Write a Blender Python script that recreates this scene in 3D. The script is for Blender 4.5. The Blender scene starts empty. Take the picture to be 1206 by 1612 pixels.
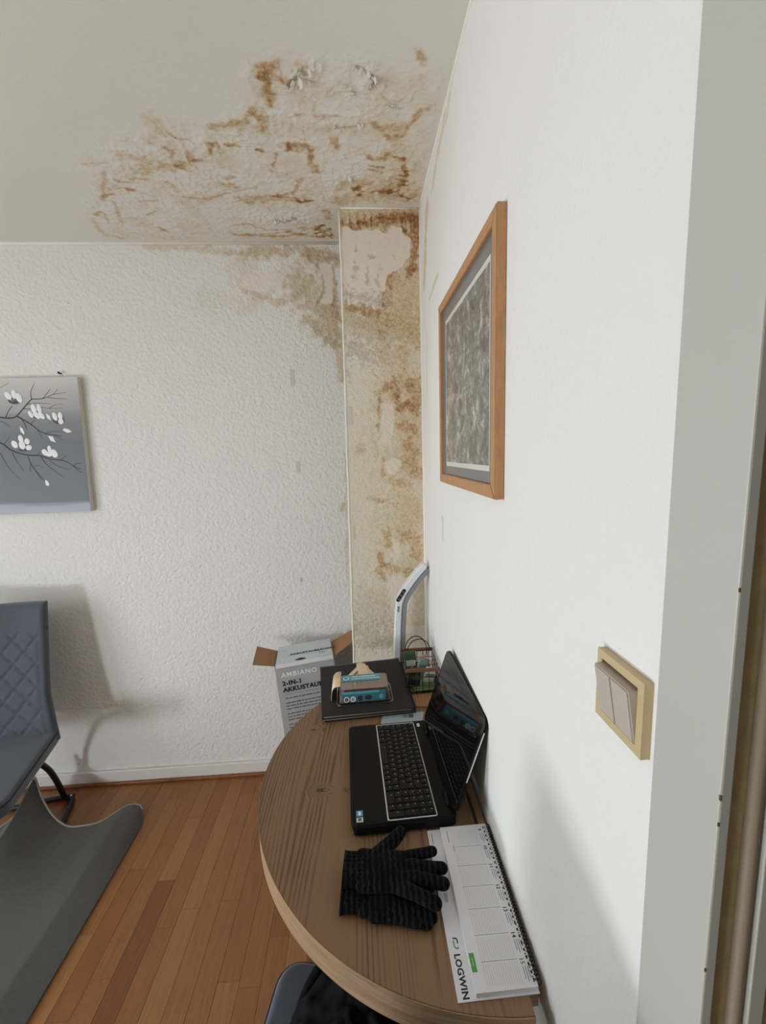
import bpy, bmesh, math, random
import numpy as np
from mathutils import Vector, Matrix, Euler

C = bpy.context.scene.collection
R = math.radians
# ---------------------------------------------------------------- camera
cam_d = bpy.data.cameras.new('camera'); cam = bpy.data.objects.new('camera', cam_d); C.objects.link(cam)
cr = Vector((0.99787664, -0.05853892, -0.02855535)); cu = Vector((0.03630954, 0.1360022, 0.99004294)); cf = Vector((0.05407246, 0.98897755, -0.13783894))
M = Matrix((cr, cu, -cf)).transposed().to_4x4(); M.translation = Vector((0, 0, 1.68)); cam.matrix_world = M
cam_d.sensor_fit = 'HORIZONTAL'; cam_d.sensor_width = 36; cam_d.lens = 667.8 / 1206 * 36; cam_d.clip_start = 0.02
bpy.context.scene.camera = cam
# ---------------------------------------------------------------- world, daylight, exposure
W = bpy.data.worlds.new('World'); bpy.context.scene.world = W; W.use_nodes = True
bgn = W.node_tree.nodes['Background']; bgn.inputs[0].default_value = (0.75, 0.86, 1.0, 1); bgn.inputs[1].default_value = 1.0
def area(name, loc, target, sx, sy, power, col):
    l = bpy.data.lights.new(name, 'AREA'); l.shape = 'RECTANGLE'; l.size = sx; l.size_y = sy; l.energy = power; l.color = col
    o = bpy.data.objects.new(name, l); C.objects.link(o); o.location = loc
    o.rotation_euler = (Vector(target) - Vector(loc)).to_track_quat('-Z', 'Y').to_euler(); return o
area('daylight_window_front', (-2.78, 0.62, 1.2), (0.4, 0.9, 0.9), 0.95, 1.8, 36, (0.86, 0.93, 1.0))
area('daylight_window_rear', (-2.78, -0.8, 0.52), (-0.4, 2.0, 0.85), 0.5, 0.45, 52, (0.88, 0.94, 1.0))
sun = bpy.data.lights.new('sun', 'SUN'); sun.energy = 11.0; sun.angle = R(1); sun.color = (1, 0.86, 0.68)
so = bpy.data.objects.new('sun', sun); C.objects.link(so); so.rotation_euler = Vector((0.5, 0.1, -1.0)).to_track_quat('-Z', 'Y').to_euler()
vs = bpy.context.scene.view_settings
vs.view_transform = 'Standard'; vs.look = 'None'; vs.gamma = 1; vs.use_curve_mapping = False; vs.exposure = -0.08
bpy.context.scene.cycles.max_bounces = 10; bpy.context.scene.cycles.diffuse_bounces = 7

# ---------------------------------------------------------------- helpers
def lin(c):
    return tuple(((v / 255) / 12.92 if v / 255 <= 0.04045 else (((v / 255) + 0.055) / 1.055) ** 2.4) for v in c) + (1,)
def mat(name, col, rough=0.6, metal=0.0, bump=0.0, bscale=80, bdist=0.002, noise=0.0, nscale=20, spec=0.5, coat=0, alpha=None, trans=0, sheen=0, stretch=(1, 1, 1), detail=4):
    m = bpy.data.materials.new(name); m.use_nodes = True; nt = m.node_tree; b = nt.nodes['Principled BSDF']
    b.inputs['Base Color'].default_value = lin(col); b.inputs['Roughness'].default_value = rough; b.inputs['Metallic'].default_value = metal
    b.inputs['Specular IOR Level'].default_value = spec; b.inputs['Coat Weight'].default_value = coat; b.inputs['Coat Roughness'].default_value = 0.05
    b.inputs['Transmission Weight'].default_value = trans; b.inputs['Sheen Weight'].default_value = sheen
    tc = nt.nodes.new('ShaderNodeTexCoord'); mp = nt.nodes.new('ShaderNodeMapping'); nt.links.new(tc.outputs['Object'], mp.inputs[0]); mp.inputs['Scale'].default_value = stretch
    m['map'] = mp.name
    if noise:
        n = nt.nodes.new('ShaderNodeTexNoise'); n.inputs['Scale'].default_value = nscale; n.inputs['Detail'].default_value = 6; nt.links.new(mp.outputs[0], n.inputs['Vector'])
        r = nt.nodes.new('ShaderNodeValToRGB'); c = lin(col)
        r.color_ramp.elements[0].position = .3; r.color_ramp.elements[1].position = .7
        r.color_ramp.elements[0].color = tuple(v * (1 - noise) for v in c[:3]) + (1,); r.color_ramp.elements[1].color = tuple(min(1, v * (1 + noise)) for v in c[:3]) + (1,)
        nt.links.new(n.outputs[0], r.inputs[0]); nt.links.new(r.outputs[0], b.inputs['Base Color'])
    if bump:
        n = nt.nodes.new('ShaderNodeTexNoise'); n.inputs['Scale'].default_value = bscale; n.inputs['Detail'].default_value = detail; nt.links.new(mp.outputs[0], n.inputs['Vector'])
        bp = nt.nodes.new('ShaderNodeBump'); bp.inputs['Strength'].default_value = bump; bp.inputs['Distance'].default_value = bdist
        nt.links.new(n.outputs[0], bp.inputs['Height']); nt.links.new(bp.outputs[0], b.inputs['Normal'])
    return m
def nn(m, t): return m.node_tree.nodes.new(t)
def lk(m, a, b): m.node_tree.links.new(a, b)

def obj(name, bm, m, parent=None, origin=None, smooth=False, label=None, kind=None):
    me = bpy.data.meshes.new(name)
    if isinstance(bm, bmesh.types.BMesh):
        if origin is not None: bmesh.ops.translate(bm, verts=bm.verts, vec=-Vector(origin))
        bm.to_mesh(me); bm.free()
    else:
        me.from_pydata([tuple(Vector(v) - Vector(origin or (0, 0, 0))) for v in bm[0]], [], bm[1]); me.update()
    if m is not None: me.materials.append(m)
    if smooth: me.polygons.foreach_set('use_smooth', [True] * len(me.polygons))
    o = bpy.data.objects.new(name, me); C.objects.link(o)
    if parent is not None: o.parent = parent
    elif origin is not None: o.location = origin
    if label: o['label'] = label
    if kind: o['kind'] = kind
    return o
def thing(name, label, cat, loc=(0, 0, 0), rot=(0, 0, 0), group=None):
    o = bpy.data.objects.new(name, None); o.empty_display_size = .05; C.objects.link(o); o.location = loc; o.rotation_euler = rot
    o['label'] = label; o['category'] = cat
    if group: o['group'] = group
    return o
def tag(o, label, cat, group=None):
    o['label'] = label; o['category'] = cat
    if group: o['group'] = group
    return o
def struct(name, bm, m, parent=None, **k):
    o = obj(name, bm, m, parent, **k)
    if parent is None: o['kind'] = 'structure'
    return o
def nb(): return bmesh.new()
def bx(bm, lo, hi, bev=0, seg=2, mtx=None):
    lo = Vector(lo); hi = Vector(hi)
    r = bmesh.ops.create_cube(bm, size=1.0); vs_ = r['verts']
    for v in vs_: v.co = Vector([(lo[i] + hi[i]) / 2 + v.co[i] * (hi[i] - lo[i]) for i in range(3)])
    if bev:
        es = list({e for v in vs_ for e in v.link_edges})
        rr = bmesh.ops.bevel(bm, geom=es, offset=bev, segments=seg, affect='EDGES', profile=.5)
        vs_ = list({v for f in rr['faces'] for v in f.verts} | {v for v in vs_ if v.is_valid})
    if mtx is not None: bmesh.ops.transform(bm, matrix=mtx, verts=[v for v in vs_ if v.is_valid])
    return vs_
def box(lo, hi, bev=0, seg=2):
    bm = nb(); bx(bm, lo, hi, bev, seg); return bm
def prism(bm, pts, z0, z1, mtx=None):
    n = len(pts); a = [bm.verts.new((p[0], p[1], z0)) for p in pts]; b = [bm.verts.new((p[0], p[1], z1)) for p in pts]
    bm.faces.new(a[::-1]); bm.faces.new(b)
    for i in range(n): bm.faces.new((a[i], a[(i + 1) % n], b[(i + 1) % n], b[i]))
    if mtx is not None: bmesh.ops.transform(bm, matrix=mtx, verts=a + b)
    bmesh.ops.recalc_face_normals(bm, faces=bm.faces)
    return bm
def smoothpath(P, n=6, closed=False):
    P = [Vector(p) for p in P]; out = []; N = len(P)
    for i in range(N if closed else N - 1):
        p0 = P[(i - 1) % N] if (closed or i > 0) else P[0]; p1 = P[i]; p2 = P[(i + 1) % N]; p3 = P[(i + 2) % N] if (closed or i + 2 < N) else P[-1]
        for k in range(n):
            t = k / n; out.append(.5 * ((2 * p1) + (-p0 + p2) * t + (2 * p0 - 5 * p1 + 4 * p2 - p3) * t * t + (-p0 + 3 * p1 - 3 * p2 + p3) * t ** 3))
    if not closed: out.append(P[-1])
    return out
def tube(bm, P, r, seg=8, closed=False, section=None):
    P = [Vector(p) for p in P]; N = len(P); rings = []; up = None
    for i, p in enumerate(P):
        a = P[(i - 1) % N] if (closed or i) else p; b = P[(i + 1) % N] if (closed or i < N - 1) else p
        t = (b - a).normalized()
        if up is None:
            up = Vector((0, 0, 1)) if abs(t.z) < .9 else Vector((0, 1, 0))
        s = t.cross(up)
        s = s.normalized() if s.length > 1e-5 else t.orthogonal().normalized()
        up = s.cross(t).normalized(); rr = r[i] if isinstance(r, (list, tuple)) else r
        sec = section or [(math.cos(2 * math.pi * k / seg), math.sin(2 * math.pi * k / seg)) for k in range(seg)]
        rings.append([bm.verts.new(p + s * (q[0] * rr) + up * (q[1] * rr)) for q in sec])
    seg = len(rings[0])
    for i in range(N if closed else N - 1):
        A = rings[i]; B = rings[(i + 1) % N]
        for k in range(seg): bm.faces.new((A[k], A[(k + 1) % seg], B[(k + 1) % seg], B[k]))
    if not closed:
        bm.faces.new(rings[0][::-1]); bm.faces.new(rings[-1])
    bmesh.ops.recalc_face_normals(bm, faces=bm.faces)
    return bm
def sph(bm, c, r, sub=2, sc=(1, 1, 1)):
    rr = bmesh.ops.create_icosphere(bm, subdivisions=sub, radius=1)
    for v in rr['verts']: v.co = Vector((c[0] + v.co.x * r * sc[0], c[1] + v.co.y * r * sc[1], c[2] + v.co.z * r * sc[2]))
def mods(o, *ms):
    for kind, kw in ms:
        md = o.modifiers.new(kind.lower(), kind)
        for k, v in kw.items(): setattr(md, k, v)
    dg = bpy.context.evaluated_depsgraph_get(); dg.update()
    me = bpy.data.meshes.new_from_object(o.evaluated_get(dg)); o.modifiers.clear(); o.data = me
    return o
def text(name, body, size, m, parent, mtx, th=.0002, spacing=1.0, align='LEFT', label=None, bold=0.0):
    c = bpy.data.curves.new(name, 'FONT'); c.body = body; c.size = size; c.extrude = th / 2; c.space_character = spacing; c.align_x = align; c.resolution_u = 3; c.offset = bold
    t = bpy.data.objects.new(name, c); C.objects.link(t)
    dg = bpy.context.evaluated_depsgraph_get(); dg.update()
    me = bpy.data.meshes.new_from_object(t.evaluated_get(dg)); bpy.data.objects.remove(t)
    me.transform(mtx); me.materials.clear(); me.materials.append(m)
    o = bpy.data.objects.new(name, me); C.objects.link(o); o.parent = parent
    if label: o['label'] = label
    return o
def basis(o, x, y, z=None):
    x = Vector(x).normalized(); y = Vector(y).normalized(); z = x.cross(y) if z is None else Vector(z)
    m = Matrix((x, y, z)).transposed().to_4x4(); m.translation = Vector(o); return m

# ---- numpy noise for plaster damage
rng = np.random.RandomState(7); LAT = rng.rand(256, 256)
def vno(x, y, s, sd=0):
    x = x * s + sd * 17.3; y = y * s + sd * 9.1
    i = np.floor(x).astype(int); j = np.floor(y).astype(int); fx = x - i; fy = y - j; fx = fx * fx * (3 - 2 * fx); fy = fy * fy * (3 - 2 * fy)
    L = lambda a, b: LAT[a % 256, b % 256]
    return (L(i, j) * (1 - fx) + L(i + 1, j) * fx) * (1 - fy) + (L(i, j + 1) * (1 - fx) + L(i + 1, j + 1) * fx) * fy
def fbm(x, y, s, sd=0, o=4):
    v = 0; a = .5
    for k in range(o): v = v + a * vno(x, y, s * 2 ** k, sd + k * 3); a *= .5
    return v / (1 - .5 ** o)
def strokes(x, y, S, soft=(1.55, .25), rag=1.3, sd=0, ns=45):
    wx = x + .02 * (fbm(x, y, 34, sd) - .5); wy = y + .02 * (fbm(x, y, 34, sd + 31) - .5)
    keep = np.ones_like(x); nz = (fbm(x, y, ns, sd + 5) - .5)
    for pts, r, I in S:
        r = r / 1000.; X0 = min(p[0] for p in pts) - 4 * r - .03; X1 = max(p[0] for p in pts) + 4 * r + .03; Y0 = min(p[1] for p in pts) - 4 * r - .03; Y1 = max(p[1] for p in pts) + 4 * r + .03
        q = np.nonzero((x > X0) & (x < X1) & (y > Y0) & (y < Y1))[0]
        if not len(q): continue
        px = wx[q]; py = wy[q]; d = np.full(len(q), 9.)
        for a, b in zip(pts[:-1], pts[1:]):
            vx = b[0] - a[0]; vy = b[1] - a[1]; L = vx * vx + vy * vy + 1e-9; t = np.clip(((px - a[0]) * vx + (py - a[1]) * vy) / L, 0, 1)
            d = np.minimum(d, np.hypot(px - a[0] - t * vx, py - a[1] - t * vy))
        d = d / r + rag * 1.6 * nz[q]
        t = np.clip((soft[0] - d) / (soft[0] - soft[1]), 0, 1); t = t * t * (3 - 2 * t)
        keep[q] *= 1 - I * t
    return 1 - keep
def poly(x, y, P, soft=.012, jag=.02, sd=3):
    wx = x + jag * (fbm(x, y, 40, sd) - .5) * 2; wy = y + jag * (fbm(x, y, 40, sd + 11) - .5) * 2
    ins = np.zeros(len(x), bool); d = np.full(len(x), 9.)
    for a, b in zip(P, P[1:] + P[:1]):
        c = ((a[1] > wy) != (b[1] > wy)); xx = (b[0] - a[0]) * (wy - a[1]) / ((b[1] - a[1]) or 1e-9) + a[0]; ins ^= c & (wx < xx)
        vx = b[0] - a[0]; vy = b[1] - a[1]; L = vx * vx + vy * vy + 1e-9; t = np.clip(((wx - a[0]) * vx + (wy - a[1]) * vy) / L, 0, 1)
        d = np.minimum(d, np.hypot(wx - a[0] - t * vx, wy - a[1] - t * vy))
    sdist = np.where(ins, d, -d)
    return np.clip(sdist / soft + .5, 0, 1)
def axis(lo, hi, flo, fhi, fine, coarse):
    a = list(np.arange(lo, flo - .02, coarse)) if flo > lo + .02 else []
    a += list(np.linspace(flo, fhi, int(round((fhi - flo) / fine)) + 1))
    b = list(np.arange(fhi + coarse, hi - .02, coarse)) + [hi] if hi > fhi + 1e-6 else []
    return np.array(a + b)
def plaster(name, us, vs_, fn, m, damage, back=(0, 0, .1), skip=None):
    """damage(u,v)->(stain, peel, grime, height); fn(u,v,h)->xyz ; back = direction away from the room"""
    U, V = np.meshgrid(us, vs_); u = U.ravel(); v = V.ravel(); st, pe, gr, h = damage(u, v)
    co = np.stack(fn(u, v, h), 1); nu = len(us); nv = len(vs_)
    i = np.arange(nu - 1)[None, :] + nu * np.arange(nv - 1)[:, None]; i = i.ravel(); f = np.stack([i, i + 1, i + 1 + nu, i + nu], 1)
    # orient towards the room
    a, b, c = co[f[0, 0]], co[f[0, 1]], co[f[0, 3]]
    if np.dot(np.cross(b - a, c - a), np.array(back)) > 0: f = f[:, ::-1]
    me = bpy.data.meshes.new(name); n = len(co)
    c0 = np.stack(fn(np.array([us[0], us[-1], us[-1], us[0]]), np.array([vs_[0], vs_[0], vs_[-1], vs_[-1]]), np.zeros(4)), 1); bk = np.array(back)
    ext = np.concatenate([c0 + bk * .02, c0 + bk]); co = np.concatenate([co, ext]); e = n
    xf = np.array([[e, e + 1, e + 2, e + 3], [e + 7, e + 6, e + 5, e + 4], [e, e + 4, e + 5, e + 1], [e + 1, e + 5, e + 6, e + 2], [e + 2, e + 6, e + 7, e + 3], [e + 3, e + 7, e + 4, e]])
    f = np.concatenate([f, xf]); me.vertices.add(len(co)); me.vertices.foreach_set('co', co.ravel().astype(np.float32))
    me.loops.add(f.size); me.loops.foreach_set('vertex_index', f.ravel().astype(np.int32)); me.polygons.add(len(f)); me.polygons.foreach_set('loop_start', np.arange(0, f.size, 4, dtype=np.int32))
    me.update(calc_edges=True); me.validate()
    sm = np.ones(len(me.polygons), bool); sm[-6:] = False; me.polygons.foreach_set('use_smooth', sm)
    at = me.color_attributes.new('damage', 'FLOAT_COLOR', 'POINT'); col = np.zeros((len(co), 4), np.float32); col[:, 3] = 1
    col[:n, 0] = np.clip(st, 0, 1); col[:n, 1] = np.clip(pe, 0, 1); col[:n, 2] = np.clip(gr, 0, 1); at.data.foreach_set('color', col.ravel())
    me.materials.append(m); o = bpy.data.objects.new(name, me); C.objects.link(o); o['kind'] = 'structure'; return o
def plaster_mat(name, base, bump, bscale, bdist, warm=0.0):
    m = mat(name, base, rough=.85, spec=.25); nt = m.node_tree; b = nt.nodes['Principled BSDF']; mp = nt.nodes[m['map']]
    at = nn(m, 'ShaderNodeVertexColor'); at.layer_name = 'damage'; sp = nn(m, 'ShaderNodeSeparateColor'); lk(m, at.outputs[0], sp.inputs[0])
    n = nn(m, 'ShaderNodeTexNoise'); n.inputs['Scale'].default_value = 90; n.inputs['Detail'].default_value = 5; lk(m, mp.outputs[0], n.inputs['Vector'])
    mr = nn(m, 'ShaderNodeMapRange'); mr.inputs[1].default_value = .3; mr.inputs[2].default_value = .7; mr.inputs[3].default_value = .65; mr.inputs[4].default_value = 1.3; lk(m, n.outputs[0], mr.inputs[0])
    mu = nn(m, 'ShaderNodeMath'); mu.operation = 'MULTIPLY'; lk(m, sp.outputs[0], mu.inputs[0]); lk(m, mr.outputs[0], mu.inputs[1])
    rp = nn(m, 'ShaderNodeValToRGB'); cr_ = rp.color_ramp; cr_.elements[0].color = lin(base); cr_.elements[1].color = lin((142, 98, 58)); cr_.elements[1].position = 1
    for p, c in ((.18, (220, 208, 186)), (.42, (206, 184, 150)), (.7, (180, 144, 104))): e = cr_.elements.new(p); e.color = lin(c)
    lk(m, mu.outputs[0], rp.inputs[0])
    m1 = nn(m, 'ShaderNodeMix'); m1.data_type = 'RGBA'; lk(m, sp.outputs[2], m1.inputs[0]); lk(m, rp.outputs[0], m1.inputs[6]); m1.inputs[7].default_value = lin((150, 138, 118))
    m2 = nn(m, 'ShaderNodeMix'); m2.data_type = 'RGBA'; lk(m, sp.outputs[1], m2.inputs[0]); lk(m, m1.outputs[2], m2.inputs[6]); m2.inputs[7].default_value = lin((232, 219, 206))
    lk(m, m2.outputs[2], b.inputs['Base Color'])
    n2 = nn(m, 'ShaderNodeTexNoise'); n2.inputs['Scale'].default_value = bscale; n2.inputs['Detail'].default_value = 3; n2.inputs['Roughness'].default_value = .6; lk(m, mp.outputs[0], n2.inputs['Vector'])
    bp = nn(m, 'ShaderNodeBump'); bp.inputs['Strength'].default_value = bump; bp.inputs['Distance'].default_value = bdist
    inv = nn(m, 'ShaderNodeMath'); inv.operation = 'MULTIPLY_ADD'; lk(m, sp.outputs[1], inv.inputs[0]); inv.inputs[1].default_value = -bump * .8; inv.inputs[2].default_value = bump; lk(m, inv.outputs[0], bp.inputs['Strength'])
    lk(m, n2.outputs[0], bp.inputs['Height']); lk(m, bp.outputs[0], b.inputs['Normal'])
    return m
CEIL_STAIN=[([(-0.168,1.201),(-0.199,1.238),(-0.217,1.233)],20,0.6),([(-0.219,1.239),(-0.162,1.246)],15,0.6),([(-0.205,1.267),(-0.202,1.296),(-0.205,1.328)],17,0.7),([(-0.254,1.348),(-0.243,1.368),(-0.244,1.411)],17,0.6),([(-0.39,1.413),(-0.342,1.398),(-0.302,1.39),(-0.268,1.362)],13,0.5),([(-0.527,1.441),(-0.515,1.453)],7,0.5),([(-0.502,1.46),(-0.482,1.468)],7,0.4),([(-0.559,1.501),(-0.548,1.518)],11,0.5),([(-0.501,1.517),(-0.497,1.552)],13,0.55),([(-0.515,1.553),(-0.472,1.552)],9,0.5),([(-0.428,1.475),(-0.413,1.483),(-0.433,1.525)],8,0.65),([(-0.396,1.475),(-0.401,1.516)],7,0.6),([(-0.373,1.482),(-0.339,1.486)],6,0.7),([(-0.279,1.502),(-0.263,1.51)],8,0.8),([(-0.222,1.514),(-0.244,1.567),(-0.261,1.606)],7,0.55),([(-0.568,1.581),(-0.546,1.585)],14,0.5),([(-0.7,1.601),(-0.622,1.591),(-0.54,1.571)],28,0.35),([(-0.744,1.651),(-0.689,1.655)],7,0.4),([(-0.791,1.656),(-0.771,1.666)],9,0.5),([(-0.787,1.709),(-0.774,1.714)],10,0.65),([(-0.896,1.749),(-0.849,1.737)],7,0.5),([(-0.902,1.773),(-0.817,1.612)],9,0.35),([(-0.423,1.647),(-0.394,1.637)],9,0.4),([(-0.439,1.679),(-0.409,1.69)],14,0.45),([(-0.632,1.67),(-0.61,1.713)],7,0.35),([(-0.608,1.759),(-0.537,1.77),(-0.456,1.735),(-0.328,1.689)],6,0.4),([(-0.996,1.874),(-0.959,1.847),(-0.98,1.929)],8,0.5),([(-0.8,1.873),(-0.751,1.846)],7,0.5),([(-0.794,1.973),(-0.776,2.003)],10,0.5),([(-0.511,2.02),(-0.426,2.036),(-0.287,2.044),(-0.201,2.02)],11,0.5),([(-0.493,1.958),(-0.425,1.935),(-0.358,1.988),(-0.238,1.988)],6,0.4),([(-0.396,1.77),(-0.309,1.757),(-0.17,1.768)],24,0.35),([(-0.272,1.745),(-0.214,1.733)],8,0.5),([(-0.559,1.381),(-0.548,1.416),(-0.59,1.47)],22,0.22),([(-0.861,1.575),(-0.78,1.569)],6,0.25),([(-1.027,1.901),(-1.052,2.035),(-0.998,2.051)],10,0.3),([(-0.875,1.784),(-0.924,1.929)],8,0.35),([(-0.785,1.784),(-0.713,1.777)],6,0.35),([(-0.72,1.748),(-0.756,1.725)],6,0.3),([(-0.715,1.538),(-0.641,1.554)],18,0.3),([(-0.112,1.199),(-0.094,1.201)],11,0.4),([(0.188,1.172),(0.192,1.179)],15,0.55),([(-0.144,1.356),(-0.129,1.359)],8,0.35),([(-0.086,1.358),(-0.059,1.361)],9,0.4),([(-0.043,1.365),(-0.016,1.361)],6,0.35),([(-0.186,1.48),(-0.152,1.491),(-0.111,1.491)],17,0.65),([(-0.184,1.467),(-0.187,1.505)],9,0.6),([(-0.119,1.512),(-0.116,1.566),(-0.111,1.614)],13,0.6),([(-0.031,1.453),(-0.03,1.486)],14,0.6),([(-0.161,1.65),(-0.186,1.688),(-0.21,1.733)],11,0.45),([(-0.292,1.745),(-0.217,1.756),(-0.19,1.768)],7,0.5),([(-0.192,1.778),(-0.142,1.778)],8,0.9),([(0.077,1.383),(0.095,1.413),(0.131,1.443),(0.172,1.442),(0.194,1.381),(0.223,1.333)],11,0.5),([(0.106,1.405),(0.174,1.404)],22,0.35),([(0.076,1.536),(0.126,1.545),(0.131,1.518),(0.183,1.544)],8,0.6),([(0.07,1.568),(0.116,1.582)],7,0.6),([(0.077,1.592),(0.117,1.607)],7,0.6),([(0.183,1.544),(0.202,1.601),(0.196,1.674)],10,0.6),([(0.151,1.707),(0.182,1.601)],30,0.3),([(0.176,1.674),(0.211,1.679)],6,0.8),([(0.18,1.647),(0.214,1.652)],6,0.8),([(0.178,1.621),(0.201,1.626)],6,0.7),([(0.195,1.601),(0.212,1.601)],6,0.7),([(0.095,1.719),(0.137,1.707),(0.18,1.724),(0.228,1.766)],8,0.9),([(0.152,1.725),(0.186,1.707)],7,0.9),([(0.018,1.697),(0.035,1.703),(0.053,1.72),(0.039,1.743)],12,1.0),([(-0.03,1.698),(-0.002,1.675),(0.059,1.664)],24,0.35),([(-0.041,1.78),(0.025,1.743),(0.096,1.743),(0.239,1.742)],40,0.4),([(-0.096,1.844),(-0.085,1.899)],14,0.55),([(-0.148,1.988),(-0.104,1.95)],9,0.9),([(-0.143,2.02),(-0.083,1.988)],9,0.9),([(-0.145,2.045),(-0.078,2.037)],9,0.9),([(-0.109,2.012),(-0.079,2.062)],9,0.8),([(-0.195,1.973),(-0.092,2.004)],26,0.4),([(-0.264,2.004),(-0.203,2.036),(-0.145,2.045)],11,0.5),([(-0.474,2.036),(-0.372,2.02),(-0.264,2.004)],7,0.4),([(0.229,1.562),(0.228,1.6)],14,0.3),([(0.158,1.475),(0.125,1.526)],25,0.2),([(0.087,1.685),(0.22,1.695)],35,0.3),([(-0.406,1.782),(-0.311,1.769)],24,0.3)]
CEIL_RELIEF=[([(-0.818,1.593),(-0.617,1.554),(-0.425,1.483),(-0.242,1.389)],60,0.8),([(-0.938,1.834),(-0.748,1.671),(-0.593,1.702),(-0.362,1.689)],70,0.8),([(-0.381,1.914),(-0.186,1.899)],45,1.2),([(-0.146,1.265),(-0.101,1.225),(-0.071,1.203)],22,2.2),([(0.024,1.181),(0.066,1.2),(0.077,1.238),(0.053,1.264)],18,2.2),([(-0.043,1.275),(-0.022,1.257),(0.012,1.286)],20,1.6),([(-0.138,1.387),(-0.056,1.393),(0.044,1.384),(0.08,1.329)],35,1.5),([(-0.056,1.676),(-0.001,1.623)],28,1.4),([(-0.354,1.899),(-0.185,1.899)],30,1.6),([(-0.214,1.361),(-0.18,1.381)],40,1.2),([(0.131,1.296),(0.178,1.298)],9,2.2),([(0.091,1.602),(0.202,1.73)],60,0.7),([(-0.23,1.228),(-0.165,1.238)],25,1.2),([(0.176,1.474),(0.234,1.507)],30,1.0)]
CEIL_TINT=[([(-0.806,1.553),(-0.547,1.38),(-0.403,1.425),(-0.253,1.341),(-0.222,1.195),(-0.155,1.185),(-0.065,1.2),(0.094,1.214),(0.243,1.229),(0.294,1.792),(-0.047,1.802),(-0.061,2.079),(-1.062,2.076),(-0.988,1.84)],0,0.13)]
PIER_STAIN=[([(-0.031,2.576),(0.025,2.573),(0.068,2.583),(0.139,2.59),(0.211,2.606),(0.261,2.596)],20,0.75),([(-0.03,2.596),(0.261,2.616)],40,0.35),([(0.025,2.557),(0.024,2.547)],12,0.6),([(0.139,2.57),(0.138,2.55)],12,0.6),([(0.261,2.596),(0.263,2.524),(0.254,2.437),(0.228,2.389)],17,0.75),([(0.203,2.57),(0.238,2.524)],10,0.7),([(0.178,2.444),(0.155,2.376),(0.139,2.308)],18,0.45),([(-0.022,2.275),(0.021,2.261),(0.086,2.254),(0.131,2.281)],18,0.55),([(0.205,2.356),(0.201,2.183)],80,0.22),([(-0.017,2.227),(0.099,2.198)],55,0.28),([(0.114,2.226),(0.246,2.168)],60,0.15),([(0.098,1.928),(0.159,1.97),(0.173,1.912)],16,0.45),([(0.234,1.961),(0.263,1.895),(0.194,1.86)],22,0.5),([(0.167,1.97),(0.264,1.961)],28,0.35),([(0.125,2.092),(0.199,2.063)],40,0.22),([(0.105,1.898),(0.095,1.825)],10,0.4),([(0.098,1.904),(0.09,1.761)],8,0.5),([(0.164,1.902),(0.185,1.866),(0.222,1.887),(0.258,1.843)],15,0.55),([(0.191,1.794),(0.234,1.779)],25,0.5),([(0.218,1.714),(0.247,1.677),(0.209,1.633),(0.261,1.595)],28,0.42),([(0.106,1.651),(0.107,1.585)],10,0.5),([(0.14,1.561),(0.215,1.544)],15,0.3),([(0.104,1.335),(0.118,1.288)],18,0.5),([(0.187,1.309),(0.241,1.299),(0.247,1.228)],28,0.42),([(0.078,1.236),(0.091,1.133)],15,0.5),([(0.092,1.18),(0.207,1.151)],20,0.45),([(0.048,1.49),(0.093,1.473)],12,0.3),([(0.186,1.923),(0.208,1.214)],110,0.14),([(0.034,1.712),(0.002,0.779)],90,0.1),([(0.126,1.019),(0.201,0.851)],80,0.1),([(-0.003,1.713),(0.011,1.691)],12,0.2)]
PIER_GRIME=[([(0.019,2.498),(0.02,2.481)],4,0.9),([(0.013,2.438),(0.01,2.37)],9,0.8),([(0.064,2.458),(0.089,2.451)],7,0.8),([(0.062,2.411),(0.064,2.35)],8,0.8),([(0.117,2.424),(0.101,2.39),(0.103,2.35)],9,0.7),([(0.172,2.457),(0.171,2.444)],7,0.6),([(-0.027,2.323),(0.116,2.281)],26,0.7),([(-0.021,2.116),(0.051,2.079)],35,0.55),([(-0.024,2.22),(0.127,2.142)],50,0.35),([(-0.032,2.024),(-0.027,1.981)],10,0.4),([(-0.01,0.879),(0.106,0.857)],55,0.55),([(-0.004,1.684),(0.018,1.69)],14,0.3),([(0.048,1.482),(0.085,1.473)],10,0.3),([(0.01,1.025),(0.062,0.941)],60,0.25)]
PIER_PEEL=[([(-0.035,2.55),(-0.025,2.563),(-0.003,2.57),(0.024,2.55),(0.067,2.557),(0.11,2.557),(0.138,2.55),(0.175,2.577),(0.203,2.563),(0.209,2.537),(0.238,2.517),(0.24,2.47),(0.207,2.43),(0.185,2.403),(0.148,2.39),(0.132,2.349),(0.123,2.26),(0.086,2.261),(0.051,2.282),(-0.022,2.282),(-0.035,2.323),(-0.042,2.391)],0,1),([(0.105,1.637),(0.143,1.658),(0.18,1.645),(0.175,1.605),(0.141,1.58),(0.108,1.6)],0,0.8),([(0.098,1.882),(0.149,1.888),(0.154,1.817),(0.137,1.709),(0.1,1.717)],0,0.8),([(0.106,1.132),(0.207,1.135),(0.203,0.974),(0.125,0.97)],0,0.8),([(0.137,1.295),(0.164,1.294),(0.166,1.216),(0.139,1.209)],0,0.8)]
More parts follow.
